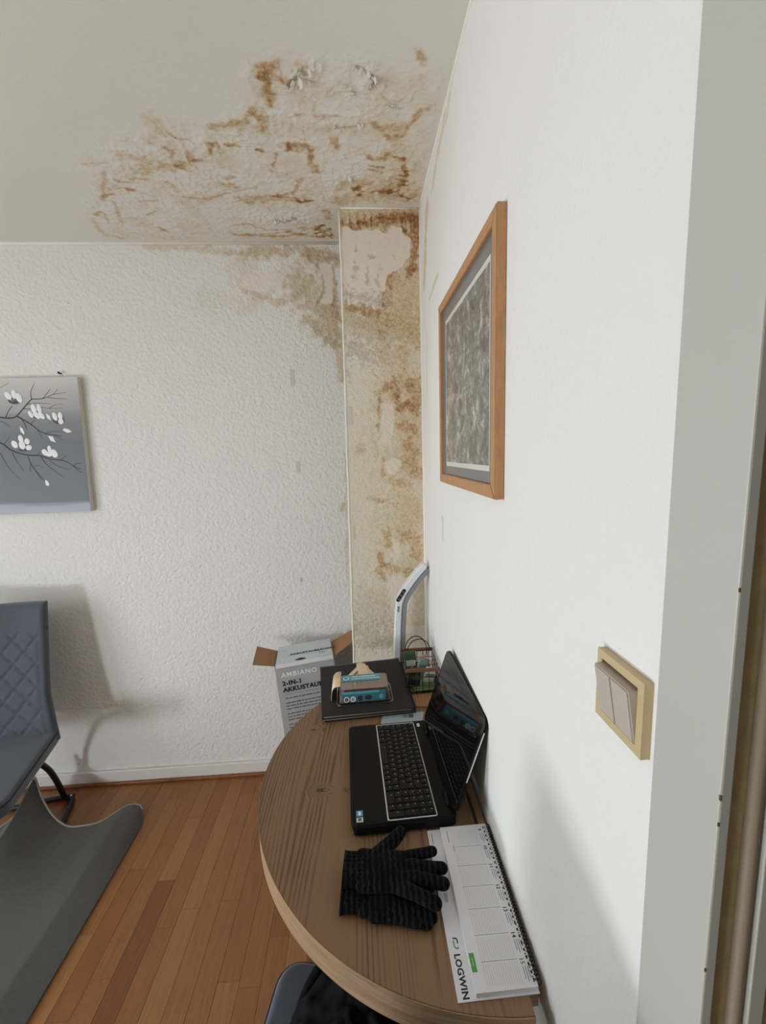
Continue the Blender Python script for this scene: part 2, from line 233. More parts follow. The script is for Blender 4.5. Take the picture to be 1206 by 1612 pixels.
BACK_STAIN=[([(-0.494,2.602),(-0.333,2.601),(-0.252,2.613),(-0.131,2.586),(-0.066,2.578)],26,0.38),([(-0.15,2.547),(-0.124,2.485),(-0.13,2.439),(-0.158,2.376)],7,0.45),([(-0.084,2.547),(-0.077,2.438),(-0.092,2.368)],9,0.5),([(-0.228,2.314),(-0.187,2.289),(-0.124,2.217),(-0.075,2.184)],16,0.3),([(-0.197,2.424),(-0.12,2.312)],85,0.28),([(-0.083,2.375),(-0.064,2.036)],20,0.3),([(-0.234,2.501),(-0.262,2.44)],70,0.2),([(-0.172,2.586),(-0.075,2.57)],28,0.3),([(-0.506,2.434),(-0.411,2.41),(-0.323,2.378)],15,0.2),([(-0.498,2.549),(-0.457,2.441)],60,0.12),([(-0.118,2.344),(-0.074,2.216)],40,0.25),([(-0.087,1.431),(-0.088,1.405)],14,0.3),([(-0.06,1.677),(-0.074,1.111)],7,0.2),([(-0.912,2.625),(-0.662,2.613),(-0.494,2.597)],16,0.22),([(-0.68,2.403),(-0.453,2.373)],40,0.07)]
BACK_PEEL=[([(-0.15,2.547),(-0.125,2.555),(-0.093,2.543),(-0.082,2.501),(-0.093,2.438),(-0.096,2.376),(-0.125,2.37),(-0.15,2.38),(-0.122,2.431),(-0.124,2.485),(-0.147,2.524)],0,1),([(-0.501,2.503),(-0.404,2.514),(-0.307,2.51),(-0.313,2.471),(-0.343,2.444),(-0.458,2.433),(-0.505,2.449)],0,1)]
RIGHT_STAIN=[([(1.652,2.544),(1.731,2.338)],30,0.3),([(1.331,2.624),(1.545,2.547)],14,0.22),([(1.622,2.231),(1.448,2.249)],10,0.2),([(1.688,2.139),(1.704,1.954)],12,0.12),([(1.233,2.629),(1.315,2.597)],8,0.2)]
# ---------------------------------------------------------------- the room
XR, YB, ZC, XL, YR = 0.28, 2.10, 2.64, -2.70, -1.70
WHITE = (232, 230, 224)
m_ceil = plaster_mat('ceiling_paint', (226, 222, 212), .35, 70, .002)
m_back = plaster_mat('woodchip_wallpaper', WHITE, 1.0, 58, .0075)
m_pier = plaster_mat('woodchip_wallpaper_pier', (228, 222, 206), 1.0, 58, .007)
m_right = plaster_mat('wall_paint_right', WHITE, .6, 75, .003)
m_white = mat('plain_white_wall', WHITE, .85, bump=.3, bscale=90, bdist=.002)
m_bead = mat('white_filler_bead', (240, 236, 226), .6, bump=.4, bscale=60)
m_skirt = mat('white_skirting_paint', (226, 222, 216), .45, bump=.1, bscale=30)
m_skirtwood = mat('brown_skirting_wood', (140, 88, 52), .5, noise=.2, nscale=40)
m_casing = mat('grey_white_door_frame_lacquer', (184, 184, 174), .45, bump=.12, bscale=35, bdist=.002)
m_rebate = mat('shade_brown_door_rebate', (156, 136, 100), .6, noise=.12, nscale=60)  # dim warm shade on the grey-painted reveal is put into this brown
m_seal = mat('taupe_rubber_door_seal', (146, 130, 108), .6)

def ceil_damage(x, y):
    s = strokes(x, y, [(p, q * .95, min(1, i * .98)) for p, q, i in CEIL_STAIN], sd=1, rag=1.5, soft=(1.6, 0), ns=60)
    t = poly(x, y, CEIL_TINT[0][0], soft=.06, jag=.05, sd=4)
    n = fbm(x, y, 14, 2); n2 = fbm(x, y, 60, 9)
    s = 1 - (1 - s) * (1 - t * np.clip(.0 + .2 * (n - .44) * 2.4, 0, .2))
    # tide lines of dried water
    lines = np.exp(-(np.abs(fbm(x, y, 9, 21) - .5) / .009) ** 2) * t * .22 + np.exp(-(np.abs(fbm(x, y, 16, 41) - .47) / .012) ** 2) * t * .18
    s = 1 - (1 - s) * (1 - lines)
    r = strokes(x, y, [(p, q, min(1, i / 2.2)) for p, q, i in CEIL_RELIEF], rag=.6, sd=6)
    rid = np.abs(fbm(x, y, 45, 13) - .5) * 2; rid2 = np.abs(fbm(x, y, 90, 17) - .5) * 2
    h = r * (.0042 * (1 - rid) ** 3 + .002 * (1 - rid2) ** 2) + t * .0018 * (1 - np.abs(fbm(x, y, 26, 3) - .5) * 2) ** 6
    g = np.clip(strokes(x, y, CEIL_GRIME, sd=8, rag=1.8, ns=90), 0, 1)
    return s, r * 0, g, h
CEIL_GRIME = [([(-.142, 1.262), (-.13, 1.25), (-.12, 1.232)], 9, .9), ([(-.11, 1.215), (-.1, 1.225)], 6, .8), ([(.07, 1.22), (.078, 1.245), (.074, 1.262)], 7, .8), ([(-.04, 1.41), (.05, 1.39)], 5, .5), ([(-.128, 1.245), (-.118, 1.232), (-.112, 1.215)], 5, .8), ([(.025, 1.205), (.06, 1.222)], 4, .6), ([(.07, 1.237), (.078, 1.255)], 4, .6), ([(-.31, 1.905), (-.27, 1.915), (-.22, 1.895)], 8, .6), ([(.12, 1.33), (.16, 1.33)], 2.5, .7)]
struct_ceiling = plaster('ceiling', axis(XL, XR, -1.45, XR, .0032, .25), axis(YR, YB, 1.05, YB, .0036, .25), lambda u, v, h: (u, v, ZC - h), m_ceil, ceil_damage, back=(0, 0, .1))

def back_damage(x, z):
    s = strokes(x, z, [(p, q, i * .75) for p, q, i in BACK_STAIN], sd=12); P = [poly(x, z, p, soft=.006, jag=.006, sd=5) * i for p, _, i in BACK_PEEL]; pe = np.maximum(P[0], P[1] * .55)
    s = s * (.75 + .5 * fbm(x, z, 50, 3))
    edge = np.exp(-((P[0] - .5) / .35) ** 2) * (P[0] > .02) * .3
    return np.clip(s * (1 - pe) + edge, 0, 1), pe, np.clip(.35 * s + s * .5 * (fbm(x, z, 70, 22) - .45) * 3, 0, .5), pe * 0 - .0006 * pe
plaster('wall_back', axis(XL, -.03, -.95, -.03, .0042, .25), axis(0, ZC, 1.25, ZC, .0042, .3), lambda u, v, h: (u, YB - h, v), m_back, back_damage, back=(0, .1, 0))

def pxl(z): return -.038 - .014 * (2.64 - z) / 1.84
def pier_damage(x, z):
    s = strokes(x, z, [(p, q, i * .85) for p, q, i in PIER_STAIN], sd=20, ns=60); P = [poly(x, z, p, soft=.005, jag=.012, sd=8) * i for p, _, i in PIER_PEEL]
    speck = (fbm(x, z, 95, 33) > .56) & (z < 2.36)
    pe = P[0] * np.where((z < 2.33) & (fbm(x, z, 60, 35) > .60), .1, 1); pe = np.maximum.reduce([pe] + [p * .5 for p in P[1:]])
    n = fbm(x, z, 12, 44); yel = np.clip((x - .0) / .2, 0, 1) * .22 * n * 1.6
    s = 1 - (1 - s * (.7 + .6 * fbm(x, z, 35, 8))) * (1 - .05) * (1 - yel * (z > .9))
    ring = np.exp(-(np.abs(fbm(x, z, 13, 51) - .5) / .012) ** 2) * .22 * (x > .06) * np.clip((z - 1.0) * 2, 0, 1)
    s = 1 - (1 - s) * (1 - ring); edge = np.exp(-((P[0] - .45) / .3) ** 2) * (P[0] > .02) * .45
    dr = np.clip((vno(x, z * .12, 140, 3) - .5) * 2, 0, 1) * np.exp(-((z - 2.575) / .04) ** 2) * .5
    s = np.clip(s * (1 - pe * .93) + edge + dr * (1 - pe), 0, 1)
    g = strokes(x, z, PIER_GRIME, sd=14, rag=2.4, ns=110) * .9
    h = .0012 * (1 - pe) * np.clip(s, 0, 1) - .0008 * pe + .002 * P[0] * g
    return s, pe * (1 - g), g * .75, h
wc = plaster('wall_pier', np.linspace(0, 1, 81), axis(0, ZC, .75, ZC, .004, .25), lambda u, v, h: (pxl(v) + u * (XR - pxl(v)), 1.82 - h, v), m_pier, lambda u, v: pier_damage(pxl(v) + u * (XR - pxl(v)), v), back=(0, .27, 0))
bmj = nb()   # pier flank between its front and the back wall
q = [bmj.verts.new(p) for p in ((pxl(0), 1.82, 0), (pxl(0), YB, 0), (pxl(ZC), YB, ZC), (pxl(ZC), 1.82, ZC))]; bmj.faces.new(q)
struct('trim_pier_flank', bmj, m_white)

def right_damage(y, z):
    s = strokes(y, z, RIGHT_STAIN, sd=25); return s, s * 0, s * 0, s * 0
m_rw = plaster('wall_right', axis(.29, YB, 1.15, 1.84, .005, .2), axis(0, ZC, 1.95, ZC, .005, .25), lambda u, v, h: (u * 0 + XR, u, v), m_right, right_damage, back=(.12, 0, 0))
bm = box((XR, YR, 0), (XR + .12, -.58, ZC)); bx(bm, (XR, -.58, 2.07), (XR + .12, .289, ZC)); struct('wall_right_behind_door', bm, m_white)
struct('wall_rear', box((XL - .1, YR - .1, 0), (XR + .12, YR, ZC)), m_white)
# left wall with two tall windows
wins = [(.12, 1.12), (-1.3, -.3)]; WZ0, WZ1 = .25, 2.25
bm = box((XL - .25, YR, 0), (XL, -1.3, ZC)); bx(bm, (XL - .25, -.3, 0), (XL, .12, ZC)); bx(bm, (XL - .25, 1.12, 0), (XL, YB, ZC))
for a, b in wins: bx(bm, (XL - .25, a, 0), (XL, b, WZ0)); bx(bm, (XL - .25, a, WZ1), (XL, b, ZC))
struct('wall_left', bm, m_white)
m_pvc = mat('white_window_frame', (235, 235, 232), .35)
m_pane = bpy.data.materials.new('window_glass'); m_pane.use_nodes = True; nt = m_pane.node_tree; nt.nodes.clear()
ou = nt.nodes.new('ShaderNodeOutputMaterial'); mx = nt.nodes.new('ShaderNodeMixShader'); tr = nt.nodes.new('ShaderNodeBsdfTransparent'); gl = nt.nodes.new('ShaderNodeBsdfGlossy'); gl.inputs['Roughness'].default_value = .02
fr = nt.nodes.new('ShaderNodeFresnel'); nt.links.new(fr.outputs[0], mx.inputs[0]); nt.links.new(tr.outputs[0], mx.inputs[1]); nt.links.new(gl.outputs[0], mx.inputs[2]); nt.links.new(mx.outputs[0], ou.inputs[0])
for k, (a, b) in enumerate(wins):
    bm = nb(); x0, x1 = XL - .12, XL - .06
    bx(bm, (x0, a, WZ0), (x1, a + .06, WZ1)); bx(bm, (x0, b - .06, WZ0), (x1, b, WZ1)); bx(bm, (x0, a + .06, WZ0), (x1, b - .06, WZ0 + .06)); bx(bm, (x0, a + .06, WZ1 - .06), (x1, b - .06, WZ1))
    w = struct('window_%d' % (k + 1), bm, m_pvc)
    obj('pane', box((x0 + .025, a + .06, WZ0 + .06), (x0 + .031, b - .06, WZ1 - .06)), m_pane, w)
    obj('window_sill', box((XL - .05, a, WZ0), (XL + .04, b, WZ0 + .03), .004), m_pvc, w)
# hall beyond the door
m_hall = mat('dim_hall_paint', (150, 140, 120), .8)
bm = nb(); bx(bm, (1.5, -1.3, 0), (1.6, .8, ZC)); bx(bm, (XR + .12, .7, 0), (1.5, .8, ZC)); bx(bm, (XR + .12, -1.3, 0), (1.5, -1.2, ZC)); bx(bm, (XR + .12, -1.2, ZC), (1.5, .7, ZC + .05))
struct('wall_hall', bm, m_hall)
struct('floor_hall', box((XR + .12, -1.3, -.05), (1.6, .8, 0)), mat('hall_floor', (110, 75, 45), .5))

# door frame at the near end of the right wall
df = struct('door_1', box((.27, .279, 0), (XR, .353, 2.07), .0015), m_casing)
obj('casing', box((.27, -.63, 2.005), (XR - .0002, .279, 2.07), .0015), m_casing, df); obj('casing', box((.27, -.66, 0), (XR - .0002, -.585, 2.07), .0015), m_casing, df)
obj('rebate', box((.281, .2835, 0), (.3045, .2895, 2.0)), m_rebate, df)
bm = nb(); tube(bm, [(.299, .2795, 0), (.299, .2795, 2.0)], .0055, 10); obj('door_seal', bm, m_seal, df, smooth=True)
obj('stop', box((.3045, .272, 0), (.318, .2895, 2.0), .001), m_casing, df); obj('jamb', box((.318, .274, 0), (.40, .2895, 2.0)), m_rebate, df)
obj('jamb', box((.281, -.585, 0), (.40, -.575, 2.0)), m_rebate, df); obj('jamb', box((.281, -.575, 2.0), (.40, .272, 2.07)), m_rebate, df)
chipm = mat('chipped_brown_paint', (96, 74, 52), .8)
bm = nb()
for z, w in ((1.575, .0014), (1.408, .002), (1.385, .0014), (1.25, .0014), (1.19, .0014)): bx(bm, (.2697, .2786, z - w * 1.3), (.2715, .2785 + w, z + w * 1.3), .0008)
obj('paint_chip', bm, chipm, df)

# beads of filler and skirting
def bead(name, P, r, m=m_bead):
    bm = nb(); tube(bm, P, r, 6); return struct(name, bm, m, smooth=True)
bead('trim_1', [(XL, YB - .003, ZC - .003), (-.04, YB - .003, ZC - .003)], .008)
random.seed(3)
bead('trim_2', [(pxl(z) + random.uniform(-.0012, .0012), 1.821, z) for z in np.linspace(0, ZC, 40)], .0042)
bead('trim_3', [(pxl(ZC), 1.822, ZC - .003), (XR, 1.822, ZC - .003)], .004)
bead('trim_4', [(XR, y, ZC - .003) for y in np.linspace(.3, 1.82, 20)], .0055)
bead('trim_5', [(XR - .001, 1.821, z) for z in np.linspace(0, ZC, 20)], .0045)
bm = nb(); bx(bm, (XL, YB - .016, .016), (pxl(0) - .002, YB, .078), .004); struct('baseboard_back', bm, m_skirt)
struct('baseboard_back_foot', box((XL, YB - .024, 0), (pxl(0) - .002, YB - .001, .016), .004), m_skirtwood)
struct('baseboard_right', box((XR - .014, .36, 0), (XR - .0002, 1.81, .078), .003), m_skirt)

# curled flakes of paint hanging from the ceiling
m_flake = mat('peeling_paint_flake', (226, 220, 208), .8, bump=.3, bscale=90)
random.seed(11)
def flake(x, y, s, a, drop):
    s *= .7; drop *= .8; bm = nb(); n = 5; g = []
    w = [random.uniform(.5, 1) for _ in range(n)]; 
    for i in range(n):
        t = i / (n - 1); r = []
        for j in range(4):
            v = (j / 3 - .5) * s * w[i]; c = t * 1.5 + random.uniform(-.1, .1)
            px = s * math.sin(c) * .8; pz = -drop * (1 - math.cos(c)) - .0006
            r.append(bm.verts.new((x + px * math.cos(a) - v * math.sin(a), y + px * math.sin(a) + v * math.cos(a), ZC - .003 + pz)))
        g.append(r)
    for i in range(n - 1):
        for j in range(3): bm.faces.new((g[i][j], g[i + 1][j], g[i + 1][j + 1], g[i][j + 1]))
    o = obj('paint_flake', bm, m_flake, struct_ceiling, smooth=True)
    mods(o, ('SOLIDIFY', dict(thickness=.0009, offset=0)))
for x, y, s, a, d in [(-.129, 1.247, .020, 2.2, .022), (-.135, 1.262, .016, 3.6, .02), (-.118, 1.236, .022, .9, .024), (-.108, 1.222, .018, 2.9, .02), (-.098, 1.245, .016, .4, .016), (-.088, 1.212, .016, 1.2, .014),
                      (.028, 1.2, .014, 2.4, .012), (.045, 1.204, .016, 1.9, .014), (.06, 1.212, .016, 1.2, .014), (.072, 1.228, .018, .4, .02), (.08, 1.243, .018, 5.8, .02), (.077, 1.258, .014, 5.2, .014), (.066, 1.272, .012, 4.4, .012),
                      (.0, 1.268, .03, 4.6, .008), (.02, 1.29, .03, 4.7, .006), (.135, 1.325, .022, 4.7, .008),
                      (-.03, 1.40, .016, 4, .012), (-.01, 1.405, .014, 5, .012), (.035, 1.39, .016, 1, .012), (.05, 1.385, .014, 2, .012), (-.05, 1.41, .012, 3, .01), (.005, 1.63, .018, 1.2, .012), (.015, 1.655, .016, 4.2, .012), (-.31, 1.905, .02, 1, .012), (-.285, 1.91, .018, 4, .012), (-.26, 1.895, .018, 2, .012), (-.235, 1.885, .014, 5, .01), (-.27, 1.93, .016, 4.7, .01)]:
    flake(x, y, s, a, d)

# ---------------------------------------------------------------- parquet
m_floor = mat('floor_base', (110, 66, 34), .5)
m_oak = mat('parquet_strip', (164, 104, 58), .38, spec=.5, coat=.12); b = m_oak.node_tree.nodes['Principled BSDF']; mp = m_oak.node_tree.nodes[m_oak['map']]; mp.inputs['Scale'].default_value = (60, 3.0, 20)
oi = nn(m_oak, 'ShaderNodeObjectInfo'); geo = nn(m_oak, 'ShaderNodeNewGeometry')
ad = nn(m_oak, 'ShaderNodeVectorMath'); lk(m_oak, mp.outputs[0], ad.inputs[0]); cmb = nn(m_oak, 'ShaderNodeCombineXYZ'); mm = nn(m_oak, 'ShaderNodeMath'); mm.operation = 'MULTIPLY'; mm.inputs[1].default_value = 50; lk(m_oak, oi.outputs['Random'], mm.inputs[0]); lk(m_oak, mm.outputs[0], cmb.inputs[1]); lk(m_oak, cmb.outputs[0], ad.inputs[1])
n1 = nn(m_oak, 'ShaderNodeTexNoise'); n1.inputs['Scale'].default_value = 2.2; n1.inputs['Detail'].default_value = 5; lk(m_oak, ad.outputs[0], n1.inputs['Vector'])
ri = nn(m_oak, 'ShaderNodeMath'); ri.operation = 'ADD'; lk(m_oak, oi.outputs['Random'], ri.inputs[0]); lk(m_oak, geo.outputs['Random Per Island'], ri.inputs[1]); fra = nn(m_oak, 'ShaderNodeMath'); fra.operation = 'FRACT'; lk(m_oak, ri.outputs[0], fra.inputs[0])
r1 = nn(m_oak, 'ShaderNodeValToRGB'); r1.color_ramp.elements[0].color = lin((118, 70, 35)); r1.color_ramp.elements[1].color = lin((156, 108, 62)); e = r1.color_ramp.elements.new(.12); e.color = lin((140, 89, 47)); e = r1.color_ramp.elements.new(.7); e.color = lin((148, 99, 55)); lk(m_oak, fra.outputs[0], r1.inputs[0])
mr = nn(m_oak, 'ShaderNodeMapRange'); mr.inputs[3].default_value = .82; mr.inputs[4].default_value = 1.14; mr.inputs[1].default_value = .3; mr.inputs[2].default_value = .7; lk(m_oak, n1.outputs[0], mr.inputs[0])
vm = nn(m_oak, 'ShaderNodeVectorMath'); vm.operation = 'SCALE'; lk(m_oak, r1.outputs[0], vm.inputs[0]); lk(m_oak, mr.outputs[0], vm.inputs['Scale']); lk(m_oak, vm.outputs[0], b.inputs['Base Color'])
floor = struct('floor', box((XL, YR, -.08), (XR + .12, YB, -.008)), m_floor)
random.seed(5); rest = nb(); cache = {}
def plank_bm(bm, x0, y0, x1, y1, c=.0006):
    g = .0003
    lo = [(x0 + g, y0 + g), (x1 - g, y0 + g), (x1 - g, y1 - g), (x0 + g, y1 - g)]; tp = [(x0 + g + c, y0 + g + c), (x1 - g - c, y0 + g + c), (x1 - g - c, y1 - g - c), (x0 + g + c, y1 - g - c)]
    A = [bm.verts.new((p[0], p[1], -.008)) for p in lo]; Bv = [bm.verts.new((p[0], p[1], -c)) for p in lo]; D = [bm.verts.new((p[0], p[1], 0)) for p in tp]
    bm.faces.new(D)
    for i in range(4):
        j = (i + 1) % 4; bm.faces.new((A[i], A[j], Bv[j], Bv[i])); bm.faces.new((Bv[i], Bv[j], D[j], D[i]))
PW = .0705; i = 0; x = XL
while x < XR - .001:
    x1 = min(x + PW, XR); y = YR; first = random.choice([.12, .2, .28, .36])
    while y < YB - .001:
        L = first if y == YR else random.choice([.30, .36, .42, .48]); y1 = min(y + L, YB)
        if YB - y1 < .08: y1 = YB
        if x > -1.75 and x1 < .1 and y1 > .75:
            key = round(y1 - y, 3)
            if key not in cache:
                bmp = nb(); plank_bm(bmp, 0, 0, PW, key); me = bpy.data.meshes.new('plank'); bmp.to_mesh(me); bmp.free(); me.materials.append(m_oak); cache[key] = me
            o = bpy.data.objects.new('plank', cache[key]); o.location = (x, y, 0); C.objects.link(o); o.parent = floor
        else: plank_bm(rest, x, y, x1, y1)
        y = y1
    x = x1
obj('planks', rest, m_oak, floor, kind='stuff')
# ---------------------------------------------------------------- half-round table
TZ = .79
def wood_mat(name, dark, light, rough=.5, sc=(26, 1.6, 26)):
    m = mat(name, light, rough, spec=.4); nt = m.node_tree; b = nt.nodes['Principled BSDF']; mp = nt.nodes[m['map']]; mp.inputs['Scale'].default_value = (1, .16, 1)
    n0 = nn(m, 'ShaderNodeTexNoise'); n0.inputs['Scale'].default_value = 6; n0.inputs['Detail'].default_value = 2; n0.inputs['Distortion'].default_value = 1.2; lk(m, mp.outputs[0], n0.inputs['Vector'])
    wv = nn(m, 'ShaderNodeTexWave'); wv.wave_type = 'BANDS'; wv.bands_direction = 'X'; wv.inputs['Scale'].default_value = 26; wv.inputs['Distortion'].default_value = 16; wv.inputs['Detail'].default_value = 2; wv.inputs['Detail Scale'].default_value = .16; lk(m, mp.outputs[0], wv.inputs['Vector'])
    mp2 = nn(m, 'ShaderNodeMapping'); mp2.inputs['Scale'].default_value = (160, 5, 160); tc = nn(m, 'ShaderNodeTexCoord'); lk(m, tc.outputs['Object'], mp2.inputs[0])
    n2 = nn(m, 'ShaderNodeTexNoise'); n2.inputs['Scale'].default_value = 1.2; n2.inputs['Detail'].default_value = 4; lk(m, mp2.outputs[0], n2.inputs['Vector'])
    vo = nn(m, 'ShaderNodeTexVoronoi'); vo.inputs['Scale'].default_value = 5.5; mp3 = nn(m, 'ShaderNodeMapping'); mp3.inputs['Scale'].default_value = (1.6, .9, 1); lk(m, tc.outputs['Object'], mp3.inputs[0]); lk(m, mp3.outputs[0], vo.inputs['Vector'])
    kn = nn(m, 'ShaderNodeMapRange'); kn.inputs[1].default_value = .02; kn.inputs[2].default_value = .11; kn.inputs[3].default_value = .45; kn.inputs[4].default_value = 0; lk(m, vo.outputs['Distance'], kn.inputs[0])
    mg = nn(m, 'ShaderNodeMapping'); mg.inputs['Scale'].default_value = (8, 1.1, 8); lk(m, tc.outputs['Object'], mg.inputs[0])
    ng = nn(m, 'ShaderNodeTexNoise'); ng.inputs['Scale'].default_value = 1; ng.inputs['Detail'].default_value = 1.2; lk(m, mg.outputs[0], ng.inputs['Vector'])
    sxx = nn(m, 'ShaderNodeSeparateXYZ'); lk(m, tc.outputs['Object'], sxx.inputs[0])
    p1 = nn(m, 'ShaderNodeMath'); p1.operation = 'MULTIPLY'; lk(m, sxx.outputs[0], p1.inputs[0]); p1.inputs[1].default_value = 520
    p2 = nn(m, 'ShaderNodeMath'); p2.operation = 'MULTIPLY_ADD'; lk(m, ng.outputs[0], p2.inputs[0]); p2.inputs[1].default_value = 70; lk(m, p1.outputs[0], p2.inputs[2]); last = p2; knd = None
    for kx, ky in ((-.385, -.055), (-.315, -.06), (-.16, .31), (-.43, .20)):
        sb = nn(m, 'ShaderNodeVectorMath'); sb.operation = 'SUBTRACT'; lk(m, tc.outputs['Object'], sb.inputs[0]); sb.inputs[1].default_value = (kx, ky, .79)
        sq = nn(m, 'ShaderNodeVectorMath'); sq.operation = 'MULTIPLY'; lk(m, sb.outputs[0], sq.inputs[0]); sq.inputs[1].default_value = (1.0, 1.5, 0)
        ln = nn(m, 'ShaderNodeVectorMath'); ln.operation = 'LENGTH'; lk(m, sq.outputs[0], ln.inputs[0])
        mk = nn(m, 'ShaderNodeMapRange'); mk.interpolation_type = 'SMOOTHSTEP'; lk(m, ln.outputs['Value'], mk.inputs[0]); mk.inputs[1].default_value = 0; mk.inputs[2].default_value = .045; mk.inputs[3].default_value = 24; mk.inputs[4].default_value = 0
        ak = nn(m, 'ShaderNodeMath'); lk(m, last.outputs[0], ak.inputs[0]); lk(m, mk.outputs[0], ak.inputs[1]); last = ak
        dk = nn(m, 'ShaderNodeMapRange'); lk(m, ln.outputs['Value'], dk.inputs[0]); dk.inputs[1].default_value = .006; dk.inputs[2].default_value = .014; dk.inputs[3].default_value = .35; dk.inputs[4].default_value = 0
        if knd is None: knd = dk
        else: dd = nn(m, 'ShaderNodeMath'); lk(m, knd.outputs[0], dd.inputs[0]); lk(m, dk.outputs[0], dd.inputs[1]); knd = dd
    sn = nn(m, 'ShaderNodeMath'); sn.operation = 'SINE'; lk(m, last.outputs[0], sn.inputs[0])
    grain = nn(m, 'ShaderNodeMapRange'); grain.inputs[1].default_value = -1; grain.inputs[2].default_value = .3; lk(m, sn.outputs[0], grain.inputs[0])
    a1 = nn(m, 'ShaderNodeMath'); a1.operation = 'MULTIPLY_ADD'; lk(m, grain.outputs[0], a1.inputs[0]); a1.inputs[1].default_value = .28; lk(m, n0.outputs[0], a1.inputs[2])
    a2 = nn(m, 'ShaderNodeMath'); a2.operation = 'MULTIPLY_ADD'; lk(m, n2.outputs[0], a2.inputs[0]); a2.inputs[1].default_value = .62; lk(m, a1.outputs[0], a2.inputs[2])
    a3 = nn(m, 'ShaderNodeMath'); a3.operation = 'SUBTRACT'; lk(m, a2.outputs[0], a3.inputs[0]); lk(m, knd.outputs[0], a3.inputs[1])
    r = nn(m, 'ShaderNodeValToRGB'); r.color_ramp.elements[0].position = .48; r.color_ramp.elements[0].color = lin(dark); r.color_ramp.elements[1].position = 1.15 / 1.2; r.color_ramp.elements[1].color = lin(light); lk(m, a3.outputs[0], r.inputs[0]); lk(m, r.outputs[0], b.inputs['Base Color'])
    bp = nn(m, 'ShaderNodeBump'); bp.inputs['Strength'].default_value = .5; bp.inputs['Distance'].default_value = .0012; lk(m, a2.outputs[0], bp.inputs['Height']); lk(m, bp.outputs[0], b.inputs['Normal'])
    return m
m_table = wood_mat('weathered_pine_tabletop', (46, 31, 20), (138, 107, 77))
m_band = mat('pale_wood_edge_band', (160, 130, 100), .5, noise=.28, nscale=9, stretch=(1, 1, 16))
m_black = mat('black_metal', (18, 18, 19), .4)
CX, CY, RT = .2525, 1.088, .547
t = thing('table', 'half-round brown wood-grain table with a thick edge standing against the right wall', 'table', (CX, CY, 0))
arc = [(CX + RT * math.cos(a), CY + RT * math.sin(a)) for a in np.linspace(R(90.4), R(269.6), 97)]
loc = [(x - CX, y - CY) for x, y in arc]
bm = prism(nb(), loc, .7342, .7898)
bmesh.ops.bevel(bm, geom=[e for e in bm.edges if len(e.link_faces) == 2 and abs(e.verts[0].co.z - e.verts[1].co.z) < 1e-5 and e.verts[0].co.z > .78 and min(e.verts[0].co.x, e.verts[1].co.x) < -.01], offset=.0012, segments=2, affect='EDGES')
obj('tabletop', bm, m_table, t)
lo2 = [(x * 1.0022, y * 1.0022) for x, y in loc]; bm = nb()
va = [bm.verts.new((x * 1.0002, y * 1.0002, z)) for z in (.7335, .789) for x, y in loc]; vb = [bm.verts.new((x * 1.0026, y * 1.0026, z)) for z in (.7335, .789) for x, y in loc]; n = len(loc)
for i in range(n - 1):
    bm.faces.new((vb[i], vb[i + 1], vb[i + 1 + n], vb[i + n])); bm.faces.new((va[i + n], va[i + n + 1], vb[i + n + 1], vb[i + n])); bm.faces.new((va[i], vb[i], vb[i + 1], va[i + 1]))
bmesh.ops.recalc_face_normals(bm, faces=bm.faces)
obj('edge_band', bm, m_band, t, smooth=False, label='pale worn wooden edge band')
obj('wall_strip', box((.0045, -.5, .734), (.022, .5, .7902), .001), m_band, t, label='pale wooden strip along the wall side')
for dx, dy in ((-.36, 0), (-.02, .42), (-.02, -.42)): obj('leg', box((dx - .02, dy - .02, 0), (dx + .02, dy + .02, .734), .003), m_black, t)

